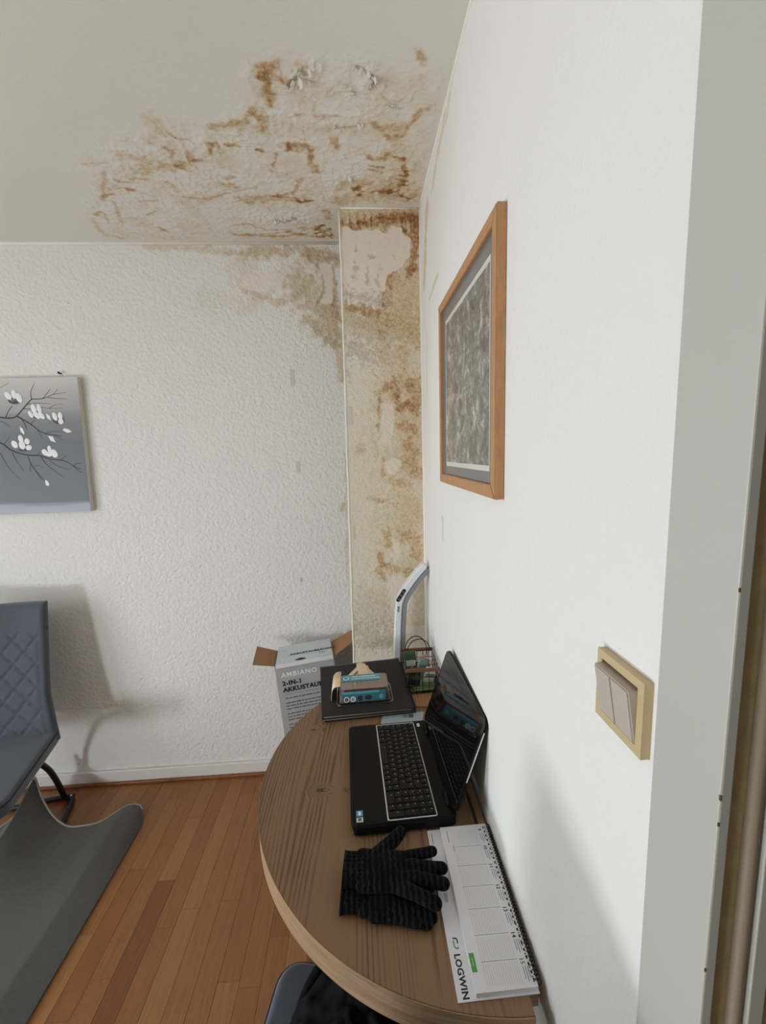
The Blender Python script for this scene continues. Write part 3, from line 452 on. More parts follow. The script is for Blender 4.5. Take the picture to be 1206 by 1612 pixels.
# ---------------------------------------------------------------- chairs
m_grey = mat('blue_grey_upholstery', (70, 75, 85), .75, bump=.35, bscale=900, bdist=.0006, noise=.08, nscale=60, sheen=.35)
m_piping = mat('dark_piping', (40, 42, 46), .7)
def rounded(w, d, r, n=6):
    P = []
    for cx, cy, a0 in ((w / 2 - r, d / 2 - r, 0), (-w / 2 + r, d / 2 - r, 90), (-w / 2 + r, -d / 2 + r, 180), (w / 2 - r, -d / 2 + r, 270)):
        for k in range(n + 1): a = R(a0 + 90 * k / n); P.append((cx + r * math.cos(a), cy + r * math.sin(a)))
    return P
def make_chair(name, label, loc, rotz, group):
    t = thing(name, label, 'chair', loc, (0, 0, rotz), group)
    # seat: local -y faces forward, size .46 x .49, top at .48
    bm = prism(nb(), rounded(.47, .49, .05), .412, .475); bmesh.ops.bevel(bm, geom=[e for e in bm.edges if abs(e.verts[0].co.z - e.verts[1].co.z) < 1e-5], offset=.018, segments=4, affect='EDGES', profile=.6)
    for v in bm.verts:
        if v.co.z > .45: v.co.z += .012 * (1 - (v.co.x / .235) ** 2) * (1 - (v.co.y / .245) ** 2)
    s = obj('seat', bm, m_grey, t, smooth=True)
    bm = nb(); tube(bm, [(x, y, .462) for x, y in rounded(.4715, .4915, .05)], .0032, 6, closed=True); obj('piping', bm, m_piping, s, smooth=True)
    # backrest: curved upholstered shell from z .42 to 1.05, leaning back
    def shell(x, z, dep):
        k = (z - .42) / .66; lean = .02 + .10 * max(0, k) ** 1.3; curve = -.035 * (x / .23) ** 2
        return (x * (1.0 - .16 * (1 - min(1, k * 1.6)) * 0 + .0) * (1.05 - .10 * min(1, k * 3) + .05 * max(0, k - .33)), .215 + lean + curve + dep, z)
    nx, nz = 60, 90; vsf = []; vbk = []; bm = nb()
    for j in range(nz + 1):
        z = .43 + .625 * j / nz; ra = []; rb = []
        for i in range(nx + 1):
            u = -1 + 2 * i / nx; x = u * .232; k = (z - .43) / .625
            ed = min(1, (1 - abs(u)) * .232 / .03); ed2 = min(1, (1.055 - z) / .03 + 0.0); e = math.sqrt(max(0, 1 - (1 - max(0, min(ed, ed2))) ** 2))
            dep = -.030 * e
            if z < .93 and abs(u) < .86:
                a = (x * .707 + (z - .9) * .62); c = (x * .707 - (z - .9) * .62); P_ = .066
                da = abs((a / P_) % 1 - .5); dc = abs((c / P_) % 1 - .5); g = max(0, 1 - min(.5 - da, .5 - dc) / .085); fade = min(1, (.86 - abs(u)) / .05, (.93 - z) / .015)
                dep += (.0105 * g * g - .005) * max(0, fade)
            if abs(z - .935) < .004: dep += .002
            cz = z if ed2 >= 1 else z
            ra.append(bm.verts.new(shell(x, cz, dep))); rb.append(bm.verts.new(shell(x, cz, .026 * e)))
        vsf.append(ra); vbk.append(rb)
    for j in range(nz):
        for i in range(nx):
            bm.faces.new((vsf[j][i], vsf[j][i + 1], vsf[j + 1][i + 1], vsf[j + 1][i])); bm.faces.new((vbk[j][i], vbk[j + 1][i], vbk[j + 1][i + 1], vbk[j][i + 1]))
    for j in range(nz):
        for i in (0, nx): bm.faces.new((vsf[j][i], vsf[j + 1][i], vbk[j + 1][i], vbk[j][i]))
    for i in range(nx):
        for j in (0, nz): bm.faces.new((vsf[j][i], vsf[j][i + 1], vbk[j][i + 1], vbk[j][i]))
    bmesh.ops.remove_doubles(bm, verts=bm.verts, dist=1e-5); bmesh.ops.recalc_face_normals(bm, faces=bm.faces)
    obj('backrest', bm, m_grey, t, smooth=True)
    # black tube base: floor loop behind, uprights rising to the seat
    P = smoothpath([(-.2, .12, .014), (-.2, .30, .014), (-.185, .35, .014), (-.15, .37, .014), (.15, .37, .014), (.185, .35, .014), (.2, .30, .014), (.2, .12, .014), (.17, .1, .014), (-.17, .1, .014)], 4, closed=True)
    bm = nb(); tube(bm, P, .0125, 10, closed=True); obj('floor_loop', bm, m_black, t, smooth=True)
    for sx in (-.15, .15):
        bm = nb(); tube(bm, smoothpath([(sx, .36, .016), (sx, .352, .06), (sx * .9, .30, .22), (sx * .85, .18, .36), (sx * .85, .05, .39), (sx * .85, -.15, .39)], 5), .0125, 10); obj('upright', bm, m_black, t, smooth=True)
    bm = nb(); sph(bm, (.185, .352, .0285), .006, 2, (1, 1, .5)); obj('screw_cap', bm, mat('bright_screw', (200, 200, 200), .3, metal=.8), t, smooth=True, label='small bright screw head')
    return t
make_chair('dining_chair', 'blue-grey chair with a diamond-quilted backrest and black tube base by the far wall', (-1.592, 1.612, 0), R(13.5), None)
make_chair('dining_chair', 'blue-grey chair pushed under the near side of the half-round table, black jacket on its seat', (-.036, .604, 0), R(170), None)

# black jacket heaped on the near chair
m_jacket = mat('black_jacket_fabric', (9, 9, 10), .85, spec=.2, bump=.5, bscale=300, bdist=.001, sheen=0)
bm = nb(); nx, ny = 90, 70; G = []
xs = np.linspace(-.205, .215, nx); ys = np.linspace(.42, .875, ny); X, Y = np.meshgrid(xs, ys); X = X.ravel(); Y = Y.ravel()
rad = np.clip(1 - np.hypot((X - .06) / .275, (Y - .63) / .25) ** 2.2, 0, 1); wav = fbm(X, Y, 9, 5)
fold = (1 - np.abs(fbm(X + .4 * Y, Y, 14, 9) - .5) * 2) ** 3
Z = .4905 + .11 * np.sqrt(rad) * (.55 + .7 * wav) + .04 * fold * np.sqrt(rad)
bnd = np.hypot((X - .06) / .275, (Y - .63) / .25) + .16 * (fbm(X, Y, 10, 77) - .5)
V = [bm.verts.new((a, b_, c)) for a, b_, c in zip(X, Y, Z)]
for j in range(ny - 1):
    for i in range(nx - 1):
        k = j * nx + i
        if bnd[k] < .97: bm.faces.new((V[k], V[k + 1], V[k + 1 + nx], V[k + nx]))
bmesh.ops.delete(bm, geom=[v for v in bm.verts if not v.link_faces], context='VERTS')
j = obj('jacket', bm, m_jacket, None, origin=(.06, .63, .49), smooth=True); mods(j, ('SOLIDIFY', dict(thickness=.004, offset=1)))
j.data.materials.clear(); j.data.materials.append(m_jacket); tag(j, 'crumpled black jacket lying on the chair seat under the table edge', 'jacket')
bm = nb(); P = smoothpath([(-.17, .70, .5), (-.165, .755, .512), (-.14, .80, .53), (-.10, .825, .55), (-.05, .83, .562)], 6)
tube(bm, [p - Vector((.06, .63, .49)) for p in P], .012, 10); obj('sleeve_fold', bm, m_jacket, j, smooth=True)

# ---------------------------------------------------------------- rug
m_rug = mat('grey_felt_rug', (84, 83, 80), .95, bump=.6, bscale=500, bdist=.001, noise=.1, nscale=120, sheen=.2)
E0 = [(-1.80, 1.745, .036), (-1.74, 1.765, .04), (-1.678, 1.806, .05), (-1.64, 1.839, .07), (-1.612, 1.867, .12), (-1.600, 1.900, .165), (-1.592, 1.918, .20), (-1.574, 1.908, .165), (-1.545, 1.885, .12), (-1.49, 1.85, .07), (-1.43, 1.818, .045), (-1.375, 1.797, .036), (-1.316, 1.795, .036), (-1.25, 1.807, .036), (-1.197, 1.85, .042), (-1.166, 1.878, .046), (-1.13, 1.888, .046), (-1.10, 1.882, .04), (-1.083, 1.868, .03)]
E = smoothpath(E0, 4); bm = nb(); rows = []; NT = 46
cols = [(p, None) for p in E] 
xr = [-1.072, -1.066, -1.060, -1.056]; side = [(-1.074, 1.856, .022), (-1.068, 1.842, .014), (-1.062, 1.825, .009), (-1.06, 1.81, .0075)]
Ecol = [tuple(p) for p in E] + side; M_ = len(Ecol)
nearx = np.linspace(-2.1, -1.06, M_)
for c, p in enumerate(Ecol):
    f = c / (M_ - 1); row = []
    fx = -1.06 - (1 - f) * 1.04 if c < len(E) else p[0]
    dist = max(0, -1.062 - p[0])
    for k in range(NT + 1):
        s = (k / NT) ** 1.6; tx = p[0]; ty = p[1] + (.2 - p[1]) * s; d = p[1] - ty
        base = .036 if p[0] < -1.17 else .008 + .028 * min(1, (-1.058 - p[0]) / .11)
        z = base + (p[2] - base) * math.exp(-(d / .17) ** 1.5)
        z += .018 * math.exp(-((d - .25) / .12) ** 2) * max(0, 1 - abs(tx + 1.55) / .3) + .004 * math.sin(7 * tx + 5 * ty)* min(1, dist / .1)
        z = max(z, .0075)
        row.append(bm.verts.new((tx, ty, z)))
    rows.append(row)
for a, b_ in zip(rows[:-1], rows[1:]):
    for k in range(NT): bm.faces.new((a[k], b_[k], b_[k + 1], a[k + 1]))
bmesh.ops.recalc_face_normals(bm, faces=bm.faces)
if sum(f.normal.z for f in bm.faces) < 0: bmesh.ops.reverse_faces(bm, faces=bm.faces)
rug = obj('rug', bm, m_rug, None, origin=(-1.5, 1.1, 0), smooth=True); mods(rug, ('SOLIDIFY', dict(thickness=.007, offset=-1)))
bm = nb(); tube(bm, [p - Vector((1.5 * -1, 1.1, 0)) + Vector((0, .003, .001)) for p in E[4:]], .0042, 6)
obj('lit_rim', bm, mat('lit_felt_edge', (150, 145, 132), .95), rug, smooth=True, label='curled edge with its lit rim coloured pale')  # added tube: light on the rim and the paler underside, as a colour
tag(rug, 'grey felt rug with a curled wavy far edge in front of the quilted chair', 'rug')

# ---------------------------------------------------------------- cardboard box
m_kraft = mat('brown_cardboard', (160, 118, 82), .8, noise=.06, nscale=60)
m_card = mat('grey_printed_cardboard', (172, 173, 173), .55); m_cardw = mat('pale_printed_cardboard', (206, 212, 218), .5)
m_ink = mat('dark_print', (36, 38, 44), .6); m_inkw = mat('white_print', (236, 238, 240), .6); m_inkg = mat('grey_print', (88, 90, 94), .6)
bxr = thing('cardboard_box', 'tall grey printed vacuum cleaner carton with open brown flaps standing behind the table', 'box', (-.366, 1.868, .0), (0, R(-4.2), R(7)))
Wd, Dp, Hh = .272, .165, .722
bm = nb(); th = .003
bx(bm, (0, 0, .01), (Wd, th, Hh)); bx(bm, (0, Dp - th, .01), (Wd, Dp, Hh)); bx(bm, (0, th, .01), (th, Dp - th, Hh)); bx(bm, (Wd - th, th, .01), (Wd, Dp - th, Hh)); bx(bm, (th, th, .01), (Wd - th, Dp - th, .014))
body = obj('carton_body', bm, m_card, bxr)
bm = prism(nb(), [(.006, -.003), (Wd - .002, -.003), (Wd - .006, Dp - .004), (.012, Dp - .004)], Hh + .006, Hh + .009)
for v in bm.verts: v.co.z += (v.co.y / Dp) * .010
lid = obj('lid_flap', bm, m_cardw, bxr, label='pale top flap with a handle slot')
obj('tuck_edge', box((.006, -.0055, Hh - .010), (Wd - .002, -.003, Hh + .008), .001), mat('white_card_edge', (226, 226, 226), .5), lid)
bm = prism(nb(), [(.12 + .024 * math.cos(a), .012 + .007 * math.sin(a) * (1.6 if math.sin(a) > 0 and abs(math.cos(a)) < .4 else 1)) for a in np.linspace(0, 2 * math.pi, 20, endpoint=False)], Hh + .0090, Hh + .0112); obj('handle_slot', bm, m_ink, lid)
bm = nb(); bx(bm, (.03, .03, Hh + .0106), (.036, .13, Hh + .0118)); bx(bm, (.02, .118, Hh + .0165), (.25, .120, Hh + .0172)); obj('print_lines', bm, m_inkw, lid)
text('lid_print', 'AKKUSTAUBSAUGER', .022, m_ink, lid, Matrix.Translation((.07, .06, Hh + .0134)) @ Matrix.Rotation(R(3.5), 4, 'X'), spacing=1.05, bold=.0008)
text('lid_print', '2-IN-1', .015, m_ink, lid, Matrix.Translation((.205, .038, Hh + .0120)) @ Matrix.Rotation(R(3.5), 4, 'X'))
def flap(name, hx, dx, dz, drop0, label, spread=.0):
    bm = nb(); a = [(hx, .004, Hh), (hx, Dp - .004, Hh), (hx + dx, Dp - .004 + spread, Hh + dz), (hx + dx, .004 + drop0, Hh + dz)]
    n = (Vector(a[1]) - Vector(a[0])).cross(Vector(a[3]) - Vector(a[0])).normalized() * .003
    lo_ = [bm.verts.new(p) for p in a]; up_ = [bm.verts.new(Vector(p) + n) for p in a]
    bm.faces.new(lo_); bm.faces.new(up_[::-1])
    for i in range(4): k = (i + 1) % 4; bm.faces.new((lo_[i], up_[i], up_[k], lo_[k]))
    bmesh.ops.recalc_face_normals(bm, faces=bm.faces); obj(name, bm, m_kraft, bxr, label=label)
flap('side_flap', .0, -.090, .040, -.03, 'brown side flap folded outwards on the left')
flap('side_flap', Wd, .112, .045, .03, 'brown side flap folded outwards on the right')
fm = basis((0, -.0004, 0), (1, 0, 0), (0, 0, 1), (0, -1, 0))
T = lambda x, z: basis((x, -.0006, z), (1, 0, 0), (0, 0, 1), (0, -1, 0))
text('brand_print', 'AMBIANO', .032, m_inkw, body, T(.024, .663), spacing=1.2, bold=.0007)
text('title_print', '2-IN-1', .030, m_ink, body, T(.024, .622), spacing=1.12, bold=.0016); text('title_print', 'AKKUSTAUBSAUGER', .030, m_ink, body, T(.024, .590), spacing=1.1, bold=.0016)
random.seed(9); bm = nb(); z = .555
bx(bm, (.026, -.0009, .576), (.25, 0, .5765))
while z > .12:
    x = .028; end = random.uniform(.17, .25)
    while x < end: w = random.uniform(.008, .028); bx(bm, (x, -.0009, z), (min(x + w, end), -.0001, z + .0045)); x += w + .004
    z -= .0155 if random.random() > .12 else .024
obj('small_print', bm, m_inkg, body, kind='stuff')

# ---------------------------------------------------------------- white bent appliance handle
m_plast = mat('white_glossy_plastic', (226, 228, 230), .22, spec=.5); m_plastg = mat('grey_plastic', (134, 138, 142), .35)
hd = thing('vacuum_handle', 'white and grey bent upright vacuum cleaner handle with black buttons leaning in the corner', 'appliance', (.14, 1.72, 0))
path = smoothpath([(-.055, 0, .0), (-.035, 0, .5), (-.016, 0, .80), (-.008, 0, .95), (-.001, 0, 1.04), (.008, 0, 1.075), (.028, .0, 1.112), (.072, 0, 1.172), (.105, 0, 1.208), (.116, 0, 1.219)], 6)
sec = [(.55, -.9), (.8, -.65), (.8, .65), (.55, .9), (-.55, .9), (-.8, .65), (-.8, -.65), (-.55, -.9)]
def swp(off, w, d, P):
    bm = nb(); rings = []
    for i, p in enumerate(P):
        tdir = (P[min(i + 1, len(P) - 1)] - P[max(i - 1, 0)]).normalized(); s = Vector((tdir.z, 0, -tdir.x))
        k = 1.0; e = (len(P) - 1 - i)
        if e < 3: k = (.55, .85, .97)[e]
        wk = w * k * (1 if p.z > 1.0 else 1 + .25 * (1.0 - p.z))
        rings.append([bm.verts.new(p + s * (off + a * wk) + Vector((0, b_ * d, 0))) for a, b_ in sec])
    for A, B_ in zip(rings[:-1], rings[1:]):
        for k in range(8): bm.faces.new((A[k], A[(k + 1) % 8], B_[(k + 1) % 8], B_[k]))
    bm.faces.new(rings[0][::-1]); bm.faces.new(rings[-1]); bmesh.ops.recalc_face_normals(bm, faces=bm.faces); return bm
obj('handle_shell', swp(.010, .0175, .024, path), m_plast, hd, smooth=False)
obj('handle_underside', swp(.034, .0125, .020, path), m_plastg, hd, label='grey inner side of the handle')
d_ = Vector((.03, 0, .046)).normalized(); s_ = Vector((d_.z, 0, -d_.x)); ctr = Vector((.015, -.0225, 1.0915)) + s_ * .0035
mt = basis(ctr, d_, s_ * -1, (0, -1, 0))
bm = prism(nb(), rounded(.062, .015, .007), -.001, .0015, mt); pn = obj('button_panel', bm, m_black, hd)
for k in (-1, 0, 1):
    bm = prism(nb(), [(k * .018 + .0052 * math.cos(a), .0052 * math.sin(a)) for a in np.linspace(0, 2 * math.pi, 16, endpoint=False)], .0015, .0024, mt); obj('button', bm, mat('grey_button', (92, 92, 92), .4), pn)
bm = prism(nb(), rounded(.026, .0075, .003), 0, .0006, basis(Vector((.006, -.0225, 1.03)), (0.05, 0, 1), (-1, 0, .05), (0, -1, 0))); obj('slot', bm, m_plastg, hd)
obj('floor_head', box((-.13, -.055, 0), (.02, .05, .05), .012), m_plast, hd)
# ---------------------------------------------------------------- folders, tub, wood on the table
m_folder = mat('dark_grey_folder', (46, 45, 46), .7, spec=.3, bump=.3, bscale=400, bdist=.0005); m_spine = mat('blue_grey_folder_spine', (74, 82, 98), .5)
m_page = mat('paper_edge', (196, 190, 180), .8); m_metal = mat('steel_edge', (170, 165, 155), .35, metal=.8)
def quadprism(P, z0, z1): return prism(nb(), P, z0, z1)
fo = thing('folder', 'dark grey folder with pale edges, lower of the two stacked on the table', 'folder', (-.15, 1.323, TZ))
P0 = [(0, 0), (.318, .022), (.303, .362), (-.03, .325)]
obj('back_cover', quadprism(P0, .0, .0025), m_folder, fo); obj('pages', quadprism([(.004, .004), (.312, .026), (.297, .356), (-.025, .32)], .0025, .0105), m_page, fo); obj('front_cover', quadprism(P0, .0105, .013), m_folder, fo)
bm = nb(); tube(bm, [(-.0005, -.0005, .001), (-.032, .324, .001)], .0016, 6); obj('edge_strip', bm, m_metal, fo, label='thin metal edge strip')
bm = nb(); bx(bm, (-.002, -.002, .0), (.008, .0, .013)); obj('corner_clip', bm, m_metal, fo)
f2 = thing('folder', 'dark folder with bluish back edge, upper of the two, directly under the plastic tub', 'folder', (-.152, 1.318, TZ + .0132))
P1 = [(0, 0), (.312, .018), (.292, .370), (-.034, .330)]
obj('front_cover', quadprism(P1, .009, .0115), m_folder, f2); obj('back_cover', quadprism(P1, 0, .002), m_folder, f2); obj('pages', quadprism([(.006, .006), (.306, .023), (.286, .364), (-.027, .324)], .002, .009), m_page, f2)
obj('spine', quadprism([(-.0345, .331), (.2915, .371), (.291, .378), (-.0355, .338)], 0, .0118), m_spine, f2, label='blue-grey spine')
SZ = TZ + .0132 + .0117   # top of the stack
tb = thing('plastic_tub', 'clear plastic tub of brown potting soil with turquoise labels on the folders', 'packaging', (-.008, 1.435, SZ), (0, 0, R(2)))
m_clear = bpy.data.materials.new('clear_plastic'); m_clear.use_nodes = True; nt = m_clear.node_tree; nt.nodes.clear()
ou = nt.nodes.new('ShaderNodeOutputMaterial'); mx = nt.nodes.new('ShaderNodeMixShader'); tr = nt.nodes.new('ShaderNodeBsdfTransparent'); tr.inputs[0].default_value = (.93, .94, .95, 1); gl = nt.nodes.new('ShaderNodeBsdfGlossy'); gl.inputs['Roughness'].default_value = .06
lw = nt.nodes.new('ShaderNodeLayerWeight'); lw.inputs[0].default_value = .35; nt.links.new(lw.outputs['Facing'], mx.inputs[0]); nt.links.new(tr.outputs[0], mx.inputs[1]); nt.links.new(gl.outputs[0], mx.inputs[2]); nt.links.new(mx.outputs[0], ou.inputs[0])
def frust(w0, d0, w1, d1, z0, z1, r=.012, bm=None):
    bm = bm or nb(); A = [bm.verts.new((x, y, z0)) for x, y in rounded(w0, d0, r, 4)]; Bq = [bm.verts.new((x, y, z1)) for x, y in rounded(w1, d1, r, 4)]; n = len(A)
    bm.faces.new(A[::-1]); bm.faces.new(Bq)
    for i in range(n): bm.faces.new((A[i], A[(i + 1) % n], Bq[(i + 1) % n], Bq[i]))
    return bm
m_soil = mat('brown_coir_soil', (124, 78, 62), .9, bump=1, bscale=220, bdist=.003, noise=.3, nscale=150)
bm = frust(.188, .118, .170, .098, .001, .052, .014); sh = obj('shell', bm, m_clear, tb, smooth=False)
bm = nb(); tube(bm, [(x, y, .003) for x, y in rounded(.196, .126, .016)], .0022, 6, closed=True); obj('rim', bm, m_clear, tb, smooth=True)
obj('soil_block', frust(.178, .108, .16, .088, .004, .048, .012), m_soil, tb, smooth=False)
m_teal = mat('turquoise_label', (88, 156, 170), .4); m_teald = mat('dark_turquoise_label', (52, 110, 120), .4)
l1 = obj('label_sheet', box((-.078, .004, .0524), (.060, .047, .0530)), m_teal, tb, label='pale turquoise top label')
fs = math.atan2(.010, .051)
lm = basis((0, -.0600, .001), (1, 0, 0), (0, math.sin(fs), math.cos(fs)))
bm = nb(); bx(bm, (-.08, .010, .0004), (.074, .046, .0009), mtx=lm); l2 = obj('label_sheet', bm, m_teald, tb, label='dark turquoise front label')
text('label_print', '100% COMPRESSED', .0105, m_inkw, l1, Matrix.Translation((-.046, .029, .0532)), bold=.0003); text('label_print', 'COCO POTTING SOIL', .0105, m_inkw, l1, Matrix.Translation((-.046, .015, .0532)), bold=.0003)
def disc(x, y, r, m, par, mt, h=.0012, name='emblem', ys=1):
    bm = prism(nb(), [(x + r * math.cos(a), y + r * ys * math.sin(a)) for a in np.linspace(0, 2 * math.pi, 20, endpoint=False)], .0006, h, mt); return obj(name, bm, m, par)
I4 = Matrix.Translation((0, 0, .0524))
disc(-.064, .024, .011, m_inkw, l1, I4); disc(-.064, .024, .008, m_teal, l1, I4, .0014)
for x, m2, ys in ((-.064, 'r', 1), (-.042, 'g', 1)): disc(x, .019, .0092, m_inkw, l2, lm, .0011); disc(x, .019, .007, mat('emblem_fill', (120, 66, 58) if m2 == 'r' else (120, 150, 150), .5), l2, lm, .0014)
disc(-.017, .021, .010, m_ink, l2, lm, .0012); disc(.012, .022, .013, m_ink, l2, lm, .0012, ys=.65); disc(.057, .022, .008, m_teal, l2, lm, .0012)
text('label_print', 'grow', .009, m_inkw, l2, lm @ Matrix.Translation((-.078, .036, .0010))) if False else None
bm = nb(); bx(bm, (-.078, .037, .0009), (.05, .044, .0011), mtx=lm); obj('label_stripe', bm, m_teal, l2)
# bent veneer and wooden shims
m_ven = mat('pale_veneer', (226, 200, 160), .6, noise=.06, nscale=40, stretch=(1, 1, 8)); m_shim = mat('pale_pine_offcut', (232, 206, 176), .6, noise=.08, nscale=30, stretch=(20, 1, 1))
bm = nb(); prof = [(-.125, .0), (-.1245, .022), (-.121, .038), (-.113, .049), (-.104, .0525), (-.092, .0535)]; prof = [(p.x, p.y) for p in smoothpath([(a, b_, 0) for a, b_ in prof], 4)]
A = []; 
for x, z in prof: A.append((bm.verts.new((x, 1.405, SZ + z)), bm.verts.new((x, 1.505, SZ + z + .002))))
for a, b_ in zip(A[:-1], A[1:]): bm.faces.new((a[0], b_[0], b_[1], a[1]))
ve = obj('veneer_strip', bm, m_ven, None, origin=(-.12, 1.47, SZ), smooth=True); mods(ve, ('SOLIDIFY', dict(thickness=.0012, offset=0)))
tag(ve, 'bent sheet of pale veneer curling over the left end of the plastic tub', 'wood')
for k, (x, y, z, rz, L, lab) in enumerate([(-.045, 1.548, .0, 62, .085, 'leftmost pale wooden offcut behind the plastic tub'), (-.018, 1.556, .0, 58, .10, 'middle pale wooden offcut behind the plastic tub'), (.012, 1.546, .0, 118, .09, 'rightmost pale wooden offcut behind the plastic tub'), (-.012, 1.548, .0265, 100, .10, 'pale wooden offcut lying on top of the others behind the tub')]):
    o = thing('wooden_offcut', lab, 'wood', (x, y, SZ + z), (0, 0, R(rz)), 'wooden offcuts behind the tub')
    bm = prism(nb(), [(-L / 2, -.013), (L / 2 - .014, -.013), (L / 2, 0), (L / 2 - .006, .013), (-L / 2, .013)], 0, .026); bmesh.ops.bevel(bm, geom=list(bm.edges), offset=.001, segments=1, affect='EDGES')
    if k == 3: bmesh.ops.scale(bm, vec=(1, 1.3, .55), verts=bm.verts)
    obj('block', bm, m_shim, o)
# paper slip and small board
ps = thing('paper_slip', 'pale blue-grey printed paper slip between the folders and the laptop', 'paper', (.12, 1.325, TZ))
obj('sheet', quadprism([(-.076, -.03), (.062, -.027), (.075, .022), (-.066, .03)], .0, .0012), mat('pale_blue_paper', (168, 180, 190), .6), ps)
bm = nb(); bx(bm, (.02, -.006, .0012), (.036, .012, .0016)); [bx(bm, (.0, y, .0012), (.016, y + .002, .0015)) for y in (-.004, .001, .006, .011)]; obj('print_mark', bm, m_inkg, ps)
bd = obj('wooden_board', quadprism([(.171, 1.374), (.262, 1.366), (.266, 1.452), (.166, 1.447)], TZ, TZ + .006), wood_mat('light_wood_board', (110, 76, 46), (170, 128, 88)), None, origin=(.215, 1.41, TZ)); tag(bd, 'small light brown wooden board in front of the wire basket', 'board')
# ---------------------------------------------------------------- wire basket
m_wire = mat('dark_wire', (34, 28, 24), .45, metal=.3); m_rail = mat('brown_wooden_rail', (112, 74, 48), .55, noise=.15, nscale=60); m_brass = mat('brass_wire', (150, 110, 70), .4, metal=.5)
BO = Vector((.208, 1.53, TZ + .0003))
bk = thing('wire_basket', 'dark wire basket with brown wooden rails and round handles in the corner of the table', 'basket', BO)
hx, hy, hz = .060, .078, .103; bm = nb()
for z in (.003, .035, .068, .1): tube(bm, [(-hx, -hy, z), (hx, -hy, z), (hx, hy, z), (-hx, hy, z)], .0014, 5, closed=True)
for k in range(-2, 3):
    x = k * hx / 2.5; tube(bm, [(x, -hy, .1), (x, -hy, .003), (x, hy, .003), (x, hy, .1)], .0014, 5)
for k in range(-2, 3):
    y = k * hy / 2.4; tube(bm, [(-hx, y, .1), (-hx, y, .003), (hx, y, .003), (hx, y, .1)], .0014, 5)
obj('wire_mesh', bm, m_wire, bk, smooth=True, kind='stuff')
for y in (-hy - .004, hy + .004): obj('rail', box((-hx - .004, y - .005, .093), (hx + .005, y + .005, .105), .002), m_rail, bk)
def loop(y, w, h, lean, m, x0=0, z0=.098, low=0):
    bm = nb(); P = [(x0 + w * math.cos(a), y + lean * max(0, math.sin(a)), z0 + (h if math.sin(a) > 0 else low) * math.sin(a)) for a in (np.linspace(0, math.pi, 20) if not low else np.linspace(0, 2 * math.pi, 32, endpoint=False))]
    tube(bm, P, .0019, 7, closed=bool(low)); obj('handle', bm, m, bk, smooth=True)
loop(-hy - .002, .040, .052, -.012, m_brass); loop(hy - .004, .044, .062, .0, m_wire, -.004, low=.05); loop(hy - .012, .046, .058, -.012, m_wire, .006)
cols = [((112, 142, 78), 'green packet lying flat at the bottom of the wire basket'), ((214, 220, 216), 'white packet standing in the wire basket'), ((66, 82, 58), 'dark green packet standing at the back of the wire basket'), ((160, 186, 182), 'pale turquoise packet leaning inside the wire basket'), ((28, 32, 36), 'black packet standing at the front left of the wire basket'), ((196, 150, 150), 'pinkish packet tucked inside the wire basket')]
random.seed(4)
for k, ((c, lab), (x, y, z, w, h, d, ry, rz, rx)) in enumerate(zip(cols, [(.008, -.02, .005, .085, .018, .09, 0, 4, 0), (.024, -.036, .026, .042, .066, .008, 12, 8, 12), (-.026, .03, .026, .045, .09, .008, -6, -10, -8), (.004, .012, .026, .040, .078, .008, 8, 16, 10), (-.03, -.052, .026, .045, .07, .012, 4, -4, 3), (.034, .032, .026, .032, .072, .008, -6, 12, -6)])):
    if k: 
        bm = nb(); vs0 = bx(bm, (-w / 2, -d / 2, 0), (w / 2, d / 2, h), .002, 1)
    else: bm = box((-w / 2, -d / 2, 0), (w / 2, d / 2, h), .003)
    o = thing('packet', lab, 'packet', BO + Vector((x, y, z)), (R(rx), R(ry), R(rz)), 'packets in the basket')
    obj('wrapper', bm, mat('packet_%s' % k, c, .4), o); 
    bm = nb(); bx(bm, (-w / 2 + .004, -d / 2 - .0006, h * .35), (w / 2 - .004, -d / 2 + .0002, h * .6)); obj('band', bm, mat('packet_band', (170, 178, 168) if k in (0, 2) else (60, 66, 62) if k == 4 else (120, 140, 118), .5), o)

# ---------------------------------------------------------------- laptop
m_lap = mat('matte_black_laptop', (7, 7, 8), .5, spec=.2); m_key = mat('black_key', (8, 8, 9), .45, spec=.3); m_gloss = mat('glossy_black_screen', (3, 3, 4), .04, spec=.5, coat=0.2); m_bez = mat('gloss_black_bezel', (7, 7, 8), .08, coat=.1)
m_silver = mat('silver_trim', (226, 224, 218), .35, metal=.35); m_legend = mat('key_legend', (150, 150, 150), .6)
lt = thing('laptop', 'open black laptop with a silver-framed keyboard, its screen tilted against the right wall', 'laptop', (-.061, 1.253, TZ), (0, 0, R(-87.9)))
LW, LD, LH = .375, .252, .030
bm = nb(); prism(bm, [(x + LW / 2, y + LD / 2) for x, y in rounded(LW, LD, .014)], .004, LH); bmesh.ops.bevel(bm, geom=[e for e in bm.edges if abs(e.verts[0].co.z - e.verts[1].co.z) < 1e-5], offset=.004, segments=3, affect='EDGES')
for v in bm.verts:
    if v.co.z < .015: v.co.y = max(v.co.y, .006)
base = obj('base', bm, m_lap, lt, smooth=False)
for x in (.02, LW - .04):
    for y in (.02, LD - .04): obj('rubber_foot', box((x, y, 0), (x + .02, y + .01, .0042), .001, 1), m_black, lt)
KX0, KX1, KY0, KY1 = .011, .366, .088, .206
bm = nb(); Q = [(p[0] + (KX0 + KX1) / 2, p[1] + (KY0 + KY1) / 2) for p in rounded(KX1 - KX0, KY1 - KY0, .005)]; tube(bm, [(a, b_, LH + .0004) for a, b_ in Q], .0013, 6, closed=True); obj('keyboard_frame', bm, m_silver, lt, smooth=True, label='silver keyboard frame')
